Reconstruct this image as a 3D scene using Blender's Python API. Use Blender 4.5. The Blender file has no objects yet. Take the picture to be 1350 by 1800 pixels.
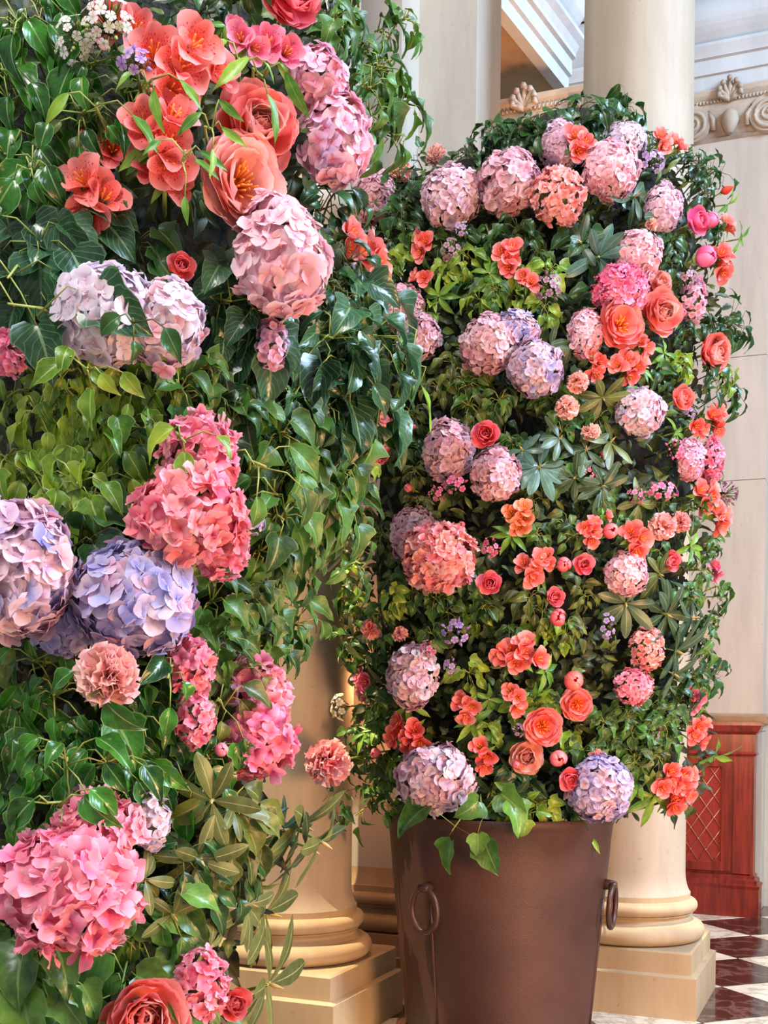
import bpy, math, random
from math import sin, cos, pi, sqrt, radians
from mathutils import Vector, Matrix, noise

# ------------------------------------------------------------------ camera
F, EYE, ROLL = 2100.0, 0.95, 0.0125          # focal length in px of a 1350 x 1800 frame, eye height, roll
SC = bpy.context.scene
COL = SC.collection
cam_data = bpy.data.cameras.new('camera'); cam = bpy.data.objects.new('camera', cam_data); COL.objects.link(cam)
cam_data.sensor_fit = 'VERTICAL'; cam_data.sensor_height = 36.0; cam_data.lens = F / 1800 * 36
cam_data.shift_y = 360 / 1800; cam_data.clip_start = 0.02
cam.matrix_world = Matrix.Translation((0, 0, EYE)) @ Matrix.Rotation(pi / 2, 4, 'X') @ Matrix.Rotation(ROLL, 4, 'Z')
SC.camera = cam
# ------------------------------------------------------------------ world, lights, exposure
SC.view_settings.view_transform = 'Standard'; SC.view_settings.look = 'None'
SC.view_settings.gamma = 1; SC.view_settings.use_curve_mapping = False
SC.view_settings.exposure = 0.58
w = bpy.data.worlds.new('world'); SC.world = w; w.use_nodes = True
w.node_tree.nodes['Background'].inputs[0].default_value = (0.93, 0.94, 1.0, 1)
w.node_tree.nodes['Background'].inputs[1].default_value = 0.34
SC.cycles.max_bounces = 6; SC.cycles.diffuse_bounces = 3; SC.cycles.glossy_bounces = 2
SC.cycles.transmission_bounces = 3; SC.cycles.transparent_max_bounces = 4
SC.cycles.use_denoising = True

def light(name, kind, loc, target, power, color, size=1.0, size_y=None, spot=None, blend=0.1):
    d = bpy.data.lights.new(name, kind); d.energy = power; d.color = color
    if kind == 'AREA':
        d.shape = 'RECTANGLE'; d.size = size; d.size_y = size_y or size
    else:
        d.shadow_soft_size = size
    if kind == 'SPOT':
        d.spot_size = spot; d.spot_blend = blend
    o = bpy.data.objects.new(name, d); COL.objects.link(o)
    o.location = loc
    o.rotation_euler = (Vector(target) - Vector(loc)).to_track_quat('-Z', 'Y').to_euler()
    return o
light('window_daylight', 'AREA', (5.4, 0.7, 5.2), (0.5, 4.3, 3.4), 640, (0.56, 0.76, 1.0), 2.2, 2.4)
light('front_fill', 'AREA', (-0.9, -0.9, 4.8), (0.3, 3.2, 1.9), 150, (1.0, 0.985, 0.96), 1.6, 1.2)  # unseen fill added behind the camera to brighten the front
light('low_warm_fill', 'AREA', (1.5, 1.1, 0.55), (0.7, 4.2, 0.0), 50, (1.0, 0.52, 0.24), 0.7)  # added fill that warms the lower stone; no real lamp here
light('warm_wall_fill', 'POINT', (1.35, 5.0, 1.0), (0, 0, 0), 11, (1.0, 0.56, 0.30), 0.12)  # added warm fill near the back wall, not a fitting
light('warm_soffit_fill', 'POINT', (0.62, 4.85, 3.0), (0, 0, 0), 15, (1.0, 0.48, 0.20), 0.12)  # added warm fill below the soffit, no lamp hangs there
light('warm_pier_fill', 'POINT', (0.03, 3.84, 1.05), (0, 0, 0), 5.5, (1.0, 0.42, 0.14), 0.05)  # added fill that turns the pier orange, stands for no lamp
light('ceiling_spot', 'SPOT', (-1.45, 2.95, 4.9), (-0.38, 3.60, 1.25), 1500, (1.0, 0.84, 0.52), 0.015, spot=radians(11), blend=0.03)
light('ceiling_spot', 'SPOT', (2.1, 3.1, 4.9), (1.06, 4.0, 1.22), 900, (1.0, 0.92, 0.75), 0.015, spot=radians(8.5), blend=0.03)

# ------------------------------------------------------------------ geometry helpers
def at(px, py, y):
    """the point seen at a pixel of the 1350 x 1800 frame, at distance y"""
    a, b = px - 675, py - 1260
    dx = a * cos(ROLL) + b * sin(ROLL); dy = -a * sin(ROLL) + b * cos(ROLL)
    return Vector((dx * y / F, y, EYE - dy * y / F))
def to_px(p):
    dx = p[0] * F / p[1]; dy = (EYE - p[2]) * F / p[1]
    return 675 + dx * cos(ROLL) - dy * sin(ROLL), 1260 + dx * sin(ROLL) + dy * cos(ROLL)
ANG = radians(-22)
E1 = Vector((cos(ANG), sin(ANG), 0)); E2 = Vector((-sin(ANG), cos(ANG), 0)); UP = Vector((0, 0, 1))

def mesh(name, V, Fc, mat=None, smooth=True, uv=None):
    me = bpy.data.meshes.new(name); me.from_pydata([tuple(v) for v in V], [], Fc)
    if uv is not None:
        l = me.uv_layers.new(name='uv'); buf = []
        for f in Fc:
            for i in f: buf += uv[i]
        l.data.foreach_set('uv', buf)
    if smooth: me.polygons.foreach_set('use_smooth', [True] * len(Fc))
    if mat: me.materials.append(mat)
    return me
def obj(name, me, parent=None, M=None):
    o = bpy.data.objects.new(name, me); COL.objects.link(o)
    if parent is not None: o.parent = parent
    if M is not None: o.matrix_basis = M
    return o
def tag(o, label=None, cat=None, group=None, kind=None):
    if label: o['label'] = label
    if cat: o['category'] = cat
    if group: o['group'] = group
    if kind: o['kind'] = kind
    return o
def thing(name, label, cat, loc=(0, 0, 0), group=None, M=None):
    o = obj(name, None); o.empty_display_size = 0.05
    if M is not None: o.matrix_basis = M
    else: o.location = loc
    return tag(o, label, cat, group)

class MB:
    def __init__(s): s.V = []; s.F = []
    def add(s, V, Fc):
        k = len(s.V); s.V += [Vector(v) for v in V]; s.F += [tuple(i + k for i in f) for f in Fc]; return s
    def box(s, c, hx, hy, z0, z1, ax=None, ch=0.0):
        ax = ax or (Vector((1, 0, 0)), Vector((0, 1, 0))); a, b = ax
        c = Vector((c[0], c[1], 0)); V = []
        rings = [(z0, ch), (z0 + ch, 0), (z1 - ch, 0), (z1, ch)] if ch else [(z0, 0), (z1, 0)]
        return s.rings([(z, hx - i, hy - i) for z, i in rings], c, ax)
    def rings(s, prof, c, ax=None, cap=True):
        """mitred rectangular rings (z, half x, half y)"""
        a, b = ax or (Vector((1, 0, 0)), Vector((0, 1, 0))); c = Vector((c[0], c[1], 0)); V = []; Fc = []
        for z, hx, hy in prof:
            for sx, sy in ((-1, -1), (1, -1), (1, 1), (-1, 1)): V.append(c + a * sx * hx + b * sy * hy + UP * z)
        for i in range(len(prof) - 1):
            for j in range(4):
                k = (j + 1) % 4; Fc.append((4 * i + j, 4 * i + k, 4 * i + 4 + k, 4 * i + 4 + j))
        if cap: Fc.append((3, 2, 1, 0)); n = 4 * len(prof) - 4; Fc.append((n, n + 1, n + 2, n + 3))
        return s.add(V, Fc)
    def lathe(s, prof, c=(0, 0, 0), n=64, cap=True, M=None):
        V = []; Fc = []; c = Vector(c)
        for r, z in prof:
            for k in range(n):
                v = Vector((r * cos(2 * pi * k / n), r * sin(2 * pi * k / n), z)); V.append((M @ v if M else v) + c)
        for i in range(len(prof) - 1):
            for j in range(n):
                k = (j + 1) % n; Fc.append((n * i + j, n * i + k, n * i + n + k, n * i + n + j))
        if cap: Fc.append(tuple(range(n - 1, -1, -1))); Fc.append(tuple(n * (len(prof) - 1) + k for k in range(n)))
        return s.add(V, Fc)
    def tube(s, pts, r0, r1=None, n=4, closed=False):
        pts = [Vector(p) for p in pts]; r1 = r0 if r1 is None else r1; V = []; Fc = []; m = len(pts)
        ref = Vector((0.31, 0.2, 0.93))
        for i, p in enumerate(pts):
            if closed: d = pts[(i + 1) % m] - pts[i - 1]
            else: d = pts[min(i + 1, m - 1)] - pts[max(i - 1, 0)]
            if d.length < 1e-9: d = Vector((0, 0, 1))
            d.normalize(); a = d.cross(ref)
            if a.length < 0.05: a = d.cross(Vector((1, 0, 0)))
            a.normalize(); b = d.cross(a); r = r0 + (r1 - r0) * i / max(1, m - 1)
            for k in range(n): t = 2 * pi * k / n; V.append(p + a * (r * cos(t)) + b * (r * sin(t)))
        for i in range(m if closed else m - 1):
            i2 = (i + 1) % m
            for j in range(n): k = (j + 1) % n; Fc.append((n * i + j, n * i + k, n * i2 + k, n * i2 + j))
        if not closed: Fc.append(tuple(range(n - 1, -1, -1))); Fc.append(tuple(n * (m - 1) + k for k in range(n)))
        return s.add(V, Fc)
    def build(s, name, mat, parent=None, smooth=False, M=None):
        me = mesh(name, s.V, s.F, mat, smooth)
        if smooth == 'auto':
            me.polygons.foreach_set('use_smooth', [True] * len(s.F)); me.set_sharp_from_angle(angle=radians(38))
        return obj(name, me, parent, M)

# ------------------------------------------------------------------ materials
def lin(c):
    if isinstance(c, str): c = tuple(int(c[i:i + 2], 16) / 255 for i in (0, 2, 4))
    return tuple(x / 12.92 if x <= 0.04045 else ((x + 0.055) / 1.055) ** 2.4 for x in c) + (1.0,)
class Mat:
    def __init__(s, name):
        s.m = bpy.data.materials.new(name); s.m.use_nodes = True; s.t = s.m.node_tree
        s.b = s.t.nodes['Principled BSDF']; s.out = s.t.nodes['Material Output']
    def n(s, t, **k):
        x = s.t.nodes.new('ShaderNode' + t)
        for a, v in k.items():
            if a.startswith('i_'): x.inputs[int(a[2:])].default_value = v
            else: setattr(x, a, v)
        return x
    def l(s, a, b): s.t.links.new(a, b)
    def math(s, op, a, b=None, c=None):
        x = s.n('Math', operation=op)
        for i, v in enumerate((a, b, c)):
            if v is None: continue
            if isinstance(v, (int, float)): x.inputs[i].default_value = v
            else: s.l(v, x.inputs[i])
        return x.outputs[0]
    def mix(s, f, a, b, bt='MIX'):
        x = s.n('Mix', data_type='RGBA', blend_type=bt)
        for i, v in ((0, f), (6, a), (7, b)):
            if isinstance(v, (int, float, tuple)): x.inputs[i].default_value = v
            else: s.l(v, x.inputs[i])
        return x.outputs[2]
    def noise(s, scale, detail=2, co=None, rough=0.5):
        x = s.n('TexNoise'); x.inputs['Scale'].default_value = scale; x.inputs['Detail'].default_value = detail
        x.inputs['Roughness'].default_value = rough
        if co is not None: s.l(co, x.inputs['Vector'])
        return x.outputs[0]
    def ramp(s, f, stops):
        x = s.n('ValToRGB'); e = x.color_ramp.elements
        while len(e) < len(stops): e.new(0.5)
        for el, (p, c) in zip(e, stops): el.position = p; el.color = c if len(c) == 4 else lin(c)
        s.l(f, x.inputs[0]); return x.outputs[0]
    def bump(s, h, strength=0.3, dist=0.01):
        x = s.n('Bump'); x.inputs['Strength'].default_value = strength; x.inputs['Distance'].default_value = dist
        s.l(h, x.inputs['Height']); s.l(x.outputs[0], s.b.inputs['Normal'])
    def set(s, col=None, rough=0.5, metal=0.0, spec=0.5):
        if col is not None:
            if isinstance(col, (str, tuple)): s.b.inputs['Base Color'].default_value = lin(col) if isinstance(col, str) else col
            else: s.l(col, s.b.inputs['Base Color'])
        s.b.inputs['Roughness'].default_value = rough; s.b.inputs['Metallic'].default_value = metal
        s.b.inputs['Specular IOR Level'].default_value = spec
        return s.m
    def translucent(s, col, amt):
        t = s.n('BsdfTranslucent'); mx = s.n('MixShader'); mx.inputs[0].default_value = amt
        if isinstance(col, tuple): t.inputs[0].default_value = col
        else: s.l(col, t.inputs[0])
        s.l(s.b.outputs[0], mx.inputs[1]); s.l(t.outputs[0], mx.inputs[2]); s.l(mx.outputs[0], s.out.inputs[0])

def petal_mat(name, c1, c2, c3, core=None, patch=14.0, streak=None, transl=0.32, rim=0.3):
    """petal colour: three tones by floret and by patch of the head, a heart tone at the base, paler rim"""
    s = Mat(name); uv = s.n('UVMap').outputs[0]; sp = s.n('SeparateXYZ'); s.l(uv, sp.inputs[0])
    geo = s.n('NewGeometry').outputs['Position']
    f = s.math('MULTIPLY_ADD', s.noise(patch, 1, geo), 1.5, -0.5)
    f = s.math('MULTIPLY_ADD', s.n('ObjectInfo').outputs['Random'], 0.55, f)
    col = s.ramp(f, [(0.1, lin(c1)), (0.5, lin(c2)), (0.9, lin(c3))])
    if core: col = s.mix(s.math('SUBTRACT', 1.0, s.math('SMOOTH_MIN', s.math('MULTIPLY', sp.outputs[1], 1.9), 1.0, 0.3)), col, lin(core))
    edge = s.math('MULTIPLY', s.math('POWER', sp.outputs[1], 4.0), rim)
    col = s.mix(edge, col, lin('fff2f4'))
    vein = s.math('MULTIPLY', s.math('ABSOLUTE', s.math('SINE', s.math('MULTIPLY', sp.outputs[0], 34.0))), 0.10)
    col = s.mix(vein, col, lin(c1), 'MULTIPLY')
    if streak:
        st = s.n('TexNoise'); st.inputs['Scale'].default_value = 1.0; st.inputs['Detail'].default_value = 1
        mp = s.n('Mapping'); mp.inputs['Scale'].default_value = (34, 9, 1); s.l(uv, mp.inputs[0]); s.l(mp.outputs[0], st.inputs['Vector'])
        mk = s.math('GREATER_THAN', st.outputs[0], 0.60)
        mk = s.math('MULTIPLY', mk, s.math('LESS_THAN', s.math('ABSOLUTE', s.math('SUBTRACT', sp.outputs[1], 0.45)), 0.28))
        col = s.mix(s.math('MULTIPLY', mk, 0.8), col, lin(streak))
    s.set(col, 0.55, 0, 0.3); s.translucent(col, transl); return s.m
def leaf_mat(name, c1, c2, vein='b9c98a', rough=0.38, veins=0.55, margin=0.3, island=False, spec=0.6, back=0.25, sidev=0.10):
    s = Mat(name); uv = s.n('UVMap').outputs[0]; sp = s.n('SeparateXYZ'); s.l(uv, sp.inputs[0]); u, v = sp.outputs[0], sp.outputs[1]
    rnd = s.n('NewGeometry').outputs['Random Per Island'] if island else s.n('ObjectInfo').outputs['Random']
    geo = s.n('NewGeometry').outputs['Position']
    f = s.math('ADD', s.math('MULTIPLY', rnd, 0.6), s.math('MULTIPLY_ADD', s.noise(60, 2, geo), 0.8, -0.25))
    col = s.ramp(f, [(0.1, lin(c1)), (0.9, lin(c2))])
    a = s.math('ABSOLUTE', s.math('SUBTRACT', u, 0.5))
    mid = s.math('LESS_THAN', a, 0.028)
    side = s.math('GREATER_THAN', s.math('SINE', s.math('MULTIPLY', s.math('SUBTRACT', v, s.math('MULTIPLY', a, 0.9)), 46.0)), 0.93)
    col = s.mix(s.math('MULTIPLY', s.math('MAXIMUM', mid, s.math('MULTIPLY', side, sidev)), veins), col, lin(vein))
    col = s.mix(s.math('MULTIPLY', s.math('GREATER_THAN', a, 0.468), margin), col, lin(vein))
    s.set(col, rough, 0, spec); s.bump(s.math('SINE', s.math('MULTIPLY', s.math('SUBTRACT', v, s.math('MULTIPLY', a, 0.9)), 46.0)), 0.05, 0.002)
    s.translucent(col, back); return s.m
def stone_mat(name, c1, c2, rough=0.6, scale=3.0, grain=0.06, streaky=True):
    s = Mat(name); co = s.n('TexCoord').outputs['Object']; mp = s.n('Mapping'); mp.inputs['Scale'].default_value = (2.5, 2.5, 0.4) if streaky else (1, 1, 1)
    s.l(co, mp.inputs[0])
    f = s.noise(scale, 5, mp.outputs[0], 0.62); col = s.ramp(f, [(0.35, lin(c1)), (0.62, lin(c2))])
    col = s.mix(s.math('MULTIPLY', s.math('GREATER_THAN', s.noise(70, 3, co), 0.70), 0.25), col, lin(c1), 'MULTIPLY')
    s.set(col, rough, 0, 0.3); s.bump(s.noise(180, 3, co), grain, 0.004); return s.m

M = {}
M['stone'] = stone_mat('pale_limestone', 'a79d91', 'b7ada1')
M['stone_col_warmlit'] = stone_mat('column_limestone_warmlit', 'a08a6c', 'b09a7c')  # same stone as the shaft, warm light near the floor put into its colour
M['stone_col'] = stone_mat('column_limestone', '9a8b7a', 'ab9d8c')
M['stone_warmlit'] = stone_mat('warmlit_limestone', '94785a', 'a68a6a')  # limestone with warm light tinted into it, for bases, soffit and ledges
M['stone_white'] = stone_mat('white_stone', 'b0b1b3', 'bebfc0')  # paler, cooler tone for the entablature and beam
M['stone_carved'] = stone_mat('carved_limestone', '85766a', 'b3a594', streaky=False)
M['stone_wall'] = stone_mat('wall_limestone', 'b2a592', 'c2b6a4')

s = Mat('bronze_pot'); co = s.n('TexCoord').outputs['Object']
M['bronze'] = s.set(s.ramp(s.noise(4, 4, co), [(0.3, lin('3e2620')), (0.7, lin('53352b'))]), 0.5, 0.1, 0.35); s.bump(s.noise(260, 2, co), 0.25, 0.004)
s = Mat('dark_bronze_fittings'); M['bronze_dark'] = s.set('4e332b', 0.4, 0.3)
s = Mat('mahogany'); co = s.n('TexCoord').outputs['Object']; mp = s.n('Mapping'); mp.inputs['Scale'].default_value = (9, 9, 0.8); s.l(co, mp.inputs[0])
M['mahogany'] = s.set(s.ramp(s.noise(6, 5, mp.outputs[0]), [(0.3, lin('561813')), (0.7, lin('8c2d20'))]), 0.3)
s = Mat('brass_lattice'); M['brass'] = s.set('c98a68', 0.35, 0.6)
s = Mat('red_grille_cloth'); M['redcloth'] = s.set(s.ramp(s.noise(60, 3), [(0.3, lin('74180f')), (0.7, lin('982a1c'))]), 0.8)
def marble(name, base, vein, base2, rough):
    s = Mat(name); co = s.n('TexCoord').outputs['Object']; oi = s.n('ObjectInfo').outputs['Random']
    ad = s.n('VectorMath', operation='ADD'); s.l(co, ad.inputs[0]); mu = s.n('CombineXYZ'); s.l(s.math('MULTIPLY', oi, 30.0), mu.inputs[0]); s.l(mu.outputs[0], ad.inputs[1])
    nz = s.noise(5, 7, ad.outputs[0], 0.6); v = s.math('ABSOLUTE', s.math('SUBTRACT', nz, 0.5))
    col = s.ramp(v, [(0.0, lin(vein)), (0.035, lin(base2)), (0.12, lin(base))]); return s.set(col, rough, 0, 0.5)
M['marble_white'] = marble('white_marble', 'e9e2d2', 'b9ab94', 'ded5c2', 0.16)
M['marble_black'] = marble('black_marble', '2a1c1e', '6d5650', '33231f', 0.12)
s = Mat('grout'); M['grout'] = s.set('8d8170', 0.8)
s = Mat('shaded_moss_core'); co = s.n('TexCoord').outputs['Object']
M['moss_shade'] = s.set(s.ramp(s.noise(40, 4, co), [(0.35, lin('0c0d07')), (0.75, lin('22220f'))]), 0.9); s.bump(s.noise(60, 4, co), 0.8, 0.02)  # near-black tone puts the shade of the gaps into the core
s = Mat('stem_green'); M['stem'] = s.set(s.ramp(s.n('ObjectInfo').outputs['Random'], [(0, lin('7f9440')), (1, lin('a5ab58'))]), 0.5)
s = Mat('stem_dark'); M['stem_dark'] = s.set('55602c', 0.55)
s = Mat('stamen_orange'); M['stamen'] = s.set('f08a2a', 0.6)
s = Mat('soil'); M['soil'] = s.set('1d140d', 0.9)
s = Mat('red_carpet'); co = s.n('TexCoord').outputs['Object']; M['carpet'] = s.set(s.ramp(s.noise(200, 2, co), [(0.3, lin('a31c1c')), (0.7, lin('c02a26'))]), 0.9)
s = Mat('bud_scales'); M['budm'] = s.set(s.ramp(s.n('ObjectInfo').outputs['Random'], [(0, lin('b59a52')), (1, lin('d0b173'))]), 0.5)
s = Mat('bud_green'); M['budgreen'] = s.set('8fa050', 0.5)

P = {}
P['dusty'] = petal_mat('petal_dusty_pink', 'd692a2', 'e8b0ba', 'f4ccd0', 'c88298')
P['mauve'] = petal_mat('petal_mauve', 'd29eb2', 'e8bcc6', 'f4d8dc', 'c48ca8')
P['lilacpink'] = petal_mat('petal_lilac_pink', 'd8acc6', 'ecc8d6', 'f8d8dc', 'c89abc')
P['lilac'] = petal_mat('petal_lilac', 'aa9cd2', 'c6b8e2', 'e4cede', '9c8cc8')
P['lilacblue'] = petal_mat('petal_lilac_blue_mixed', '9690cf', 'c3bde2', 'eaaabb', '9a90cc', patch=22)
P['palepink'] = petal_mat('petal_pale_pink', 'f0b0bd', 'f7c9d2', 'f6d9e2', 'ee98aa')
P['whitelilac'] = petal_mat('petal_white_lilac', 'd9c6dd', 'ecdfec', 'f6e6ea', 'e2b6c4')
P['pinklilac'] = petal_mat('petal_pink_edged_lilac', 'ee9cb2', 'f4bccd', 'ddbfe6', 'e8829c')
P['pink'] = petal_mat('petal_pink', 'f47896', 'f894aa', 'fbb6c4', 'e85c80')
P['hotpink'] = petal_mat('petal_hot_pink', 'f8689a', 'fb88ae', 'fda8c4', 'ea5088')
P['salmon'] = petal_mat('petal_salmon', 'f79288', 'fbaaa2', 'fdc6c0', 'f07a74')
P['salmonpink'] = petal_mat('petal_salmon_pink', 'f77e8c', 'fb9aa4', 'fdbcc0', 'ec6078')
P['peach'] = petal_mat('petal_peach', 'f99e88', 'fcb8a4', 'fed2c4', 'f5826a')
P['peachlight'] = petal_mat('petal_light_peach', 'fd9486', 'ffae9e', 'ffc6b8', 'fb5a34')
P['coral'] = petal_mat('petal_coral', 'fc6054', 'fe7a6c', 'ff9c8e', 'f8482a')
P['coralhot'] = petal_mat('petal_hot_coral', 'f64a62', 'fb6878', 'fe8c94', 'e63450')
P['magenta'] = petal_mat('petal_magenta', 'f8408a', 'fd62a0', 'ff90bc', 'e83070')
P['red'] = petal_mat('petal_red', 'd8303a', 'ec4248', 'f45c56', 'b81c28')
P['als'] = petal_mat('petal_streaked_coral', 'fa5c56', 'fd766c', 'ff948a', 'fba060', streak='8c1626')
P['alsred'] = petal_mat('petal_streaked_red', 'f2443e', 'fa5c52', 'fd7a6c', 'f69a58', streak='7c1020')
P['alspink'] = petal_mat('petal_streaked_pink', 'ec4478', 'f4648e', 'f98aa8', 'fbb0b0', streak='90164a')
P['alsorange'] = petal_mat('petal_streaked_orange', 'f2703c', 'f88a50', 'fba070', 'fbc060', streak='a03018')
P['phlox'] = petal_mat('petal_phlox_pink', 'e85a90', 'f27aa8', 'f8a4c4', 'c83a74')
P['phloxlilac'] = petal_mat('petal_phlox_lilac', 'b088cc', 'c8a6dc', 'dcc0e4', '9468b0')
P['phloxdusty'] = petal_mat('petal_phlox_dusty', '9c6a80', 'b98498', 'cfa0ac', '7a4c60')
P['phloxwhite'] = petal_mat('petal_phlox_white', 'd6d2b4', 'f0e6e4', 'faf4f4', 'c0b884')

L = {}
L['ivy'] = leaf_mat('leaf_ivy_green', '1a3c12', '5a8c30', 'a9b872', 0.42)
L['ivydark'] = leaf_mat('leaf_ivy_dark', '12301a', '3a6a2c', '8fa56c', 0.34)
L['ivyglossy'] = leaf_mat('leaf_ivy_glossy', '123e16', '4a9428', 'a8c67a', 0.26, 0.6, 0.5)
L['ivybig'] = leaf_mat('leaf_ivy_old', '1a3c22', '44704a', '8fae80', 0.26, 0.7, 0.25, sidev=0.5)
L['ivyyellow'] = leaf_mat('leaf_ivy_yellow_green', '4a7a18', 'a9c238', 'ccd27c', 0.36, 0.7, 0.6)
L['olive'] = leaf_mat('leaf_olive', '34441a', '7a8a38', 'b2b06a', 0.42)
L['rhodo'] = leaf_mat('leaf_rhododendron', '33492e', '5a7250', 'a9b78c', 0.36, 0.6, 0.1)
L['rhodoteal'] = leaf_mat('leaf_rhododendron_blue_green', '36564a', '6a8e7c', 'a4bea4', 0.3, 0.5, 0.2)
L['rhodoolive'] = leaf_mat('leaf_rhododendron_olive', '4a5526', '7d8644', 'b9bb80', 0.4, 0.7, 0.15)
L['lance'] = leaf_mat('leaf_lance_green', '3f7c20', '96be3c', 'b8cc74', 0.4, 0.4, 0.15)
L['salal'] = leaf_mat('leaf_broad_green', '285020', '6ea040', '9ab870', 0.34, 0.5, 0.15)
L['filler'] = leaf_mat('leaf_filler_dark', '1c2812', '46562a', '7c8450', 0.5, 0.3, 0.1, island=True)  # dark greens carry the shade between the blooms
L['filler_c'] = leaf_mat('leaf_filler_mixed', '1a3414', '6e8032', '9cac60', 0.42, 0.3, 0.1, island=True)
L['filler_b'] = leaf_mat('leaf_filler_brown_shade', '1c1c10', '42401e', '6c6438', 0.6, 0.3, 0.1, island=True)  # dark browns put the shade far inside the gaps into the leaves

# ------------------------------------------------------------------ the setting
def st(o): o['kind'] = 'structure'; return o
AX = (E1, E2)
floor = st(MB().box((0.2, 4.2), 5.2, 4.6, -0.12, -0.006).build('floor', M['grout']))
D = 0.556; N2 = Vector((1.639, 5.306, 0)); C0 = N2 - E2 * D / 2
h = D / 2 - 0.0022
def tile_mesh(mat):
    V = [E1 * h, E2 * h, -E1 * h, -E2 * h]; b = 0.004
    T = [v * (1 - b / h) for v in V]
    me = mesh('tile', [v - UP * 0.012 for v in V] + [v - UP * 0.0012 for v in V] + T, [(0, 1, 5, 4), (1, 2, 6, 5), (2, 3, 7, 6), (3, 0, 4, 7), (4, 5, 9, 8), (5, 6, 10, 9), (6, 7, 11, 10), (7, 4, 8, 11), (8, 9, 10, 11)], mat, False)
    return me
tw, tb = tile_mesh(M['marble_white']), tile_mesh(M['marble_black'])
for i in range(-14, 15):
    for j in range(-14, 15):
        for off, me in ((0, tb), (0.5, tw)):
            c = C0 + E1 * D * (i + off) + E2 * D * (j + off)
            if -0.9 < c.x < 2.9 and 2.6 < c.y < 7.2: obj('tile', me, floor, Matrix.Translation(c))

def base_rings(a, b=None):
    b = b or a; pr = []
    def r(z, o): pr.append((z, a + o, b + o))
    r(0, .072); r(.138, .072); r(.142, .058); r(.211, .056); r(.213, .044)
    for k in range(9): t = -pi / 2 + pi * k / 8; r(.243 + .028 * sin(t), .030 + .026 * cos(t))
    r(.275, .026)
    for k in range(5): t = pi * k / 4; r(.279 + .02 * k / 4, .022 - .012 * sin(t))
    r(.302, .022)
    for k in range(9): t = -pi / 2 + pi * k / 8; r(.324 + .020 * sin(t), .020 + .020 * cos(t))
    r(.347, .016); r(.368, .016)
    for k in range(6): t = k / 5; r(.37 + .06 * t, .012 * (1 - t) ** 2)
    return pr
def column(cx, cy, r, side, label, rot=AX):
    t = thing('stone_column', label, 'column', (cx, cy, 0), 'round limestone columns')
    p = MB(); hs = side / 2
    p.rings([(0, hs, hs), (.132, hs, hs), (.139, hs - .018, hs - .018), (.205, hs - .018, hs - .018), (.211, hs - .024, hs - .024)], (0, 0), rot)
    p.build('plinth', M['stone_col_warmlit'], t, False)
    pr = [(0.02, .205)]
    R = lambda z, o: pr.append((r + o, z))
    for k in range(13): u = -pi / 2 + pi * k / 12; R(.243 + .031 * sin(u), .034 + .032 * cos(u))
    R(.276, .032)
    for k in range(7): u = pi * k / 6; R(.279 + .022 * k / 6, .028 - .012 * sin(u))
    R(.304, .026)
    for k in range(13): u = -pi / 2 + pi * k / 12; R(.326 + .021 * sin(u), .022 + .020 * cos(u))
    R(.350, .018); R(.368, .018)
    MB().lathe(pr, n=96).build('base', M['stone_col_warmlit'], t, 'auto')
    sh = []
    for k in range(8): u = k / 7; sh.append((r + .016 * (1 - u) ** 3, .368 + .09 * u))
    for k in range(1, 12): u = k / 11; sh.append((r * (1 - .055 * u * u), .46 + 4.6 * u))
    MB().lathe(sh, n=96).build('shaft', M['stone_col'], t, 'auto')
    return t
column(0.848, 4.112, .190, .53, 'tall round limestone column rising behind the flower tower in the bronze pot')
column(-.285, 3.72, .190, .55, 'round limestone column lit by a spotlight between the two flower towers')

# stepped pier behind the left column
PX = Vector((.032, 4.10, 0))
def pier_poly(mb, pts, z0, z1):
    n = len(pts); V = [Vector((p.x, p.y, z0)) for p in pts] + [Vector((p.x, p.y, z1)) for p in pts]
    Fc = [(i, (i + 1) % n, n + (i + 1) % n, n + i) for i in range(n)] + [tuple(range(n - 1, -1, -1)), tuple(range(n, 2 * n))]
    mb.add(V, Fc)
pier = thing('stepped_pier', 'stepped limestone pier with pale sunlit edges behind the trailing ivy', 'pier', (0, 0, 0))
C1 = PX; C2 = C1 + E2 * .17; C3 = C2 + E1 * .215; C4 = C3 + E2 * .29
m = MB(); pier_poly(m, [C1, C2, C3, C4, C4 + E2 * .02 - E1 * .75, C1 - E1 * .62 + E2 * .48, C1 - E1 * .62], .36, 3.82); m.build('shaft', M['stone'], pier)
m = MB(); cc = C1 - E1 * .31 + E2 * .25; m.rings(base_rings(.31, .25), (cc.x, cc.y), AX); m.build('base', M['stone_warmlit'], pier, 'auto')
m = MB(); cc = C3 - E1 * .16 + E2 * .22; m.rings([(a, b - .012, c - .012) for a, b, c in base_rings(.16, .22)], (cc.x, cc.y), AX); m.build('base', M['stone_warmlit'], pier, 'auto')

# back wall with entablature and pilaster
WB = Vector((1.885, 5.95, 0))                     # right front corner of the big pilaster
def wall_obj(name, p0, p1, z0, z1, thick, mat):
    d = (p1 - p0).normalized(); nrm = Vector((-d.y, d.x, 0)); m = MB()
    pier_poly(m, [p0, p1, p1 + nrm * thick, p0 + nrm * thick], z0, z1); return st(m.build(name, mat))
wb0 = WB + E2 * .22 - E1 * 6.2; wb1 = WB + E2 * .22 + E1 * .03
wall_obj('wall_back', wb0, wb1, 0, 5.6, .2, M['stone_wall'])
wr0 = WB + E2 * .55 + E1 * .03
wall_obj('wall_right', wr0, wr0 + E1 * 1.6, 0, 5.6, .2, M['stone_wall'])
pil = thing('wall_pilaster', 'fluteless limestone pilaster with volute capital above the mahogany cabinet', 'pilaster', (0, 0, 0))
HW = .19; pc = WB - E1 * HW + E2 * .11
zz = [0.0, .90, 2.16, 2.78, 3.90]
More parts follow.
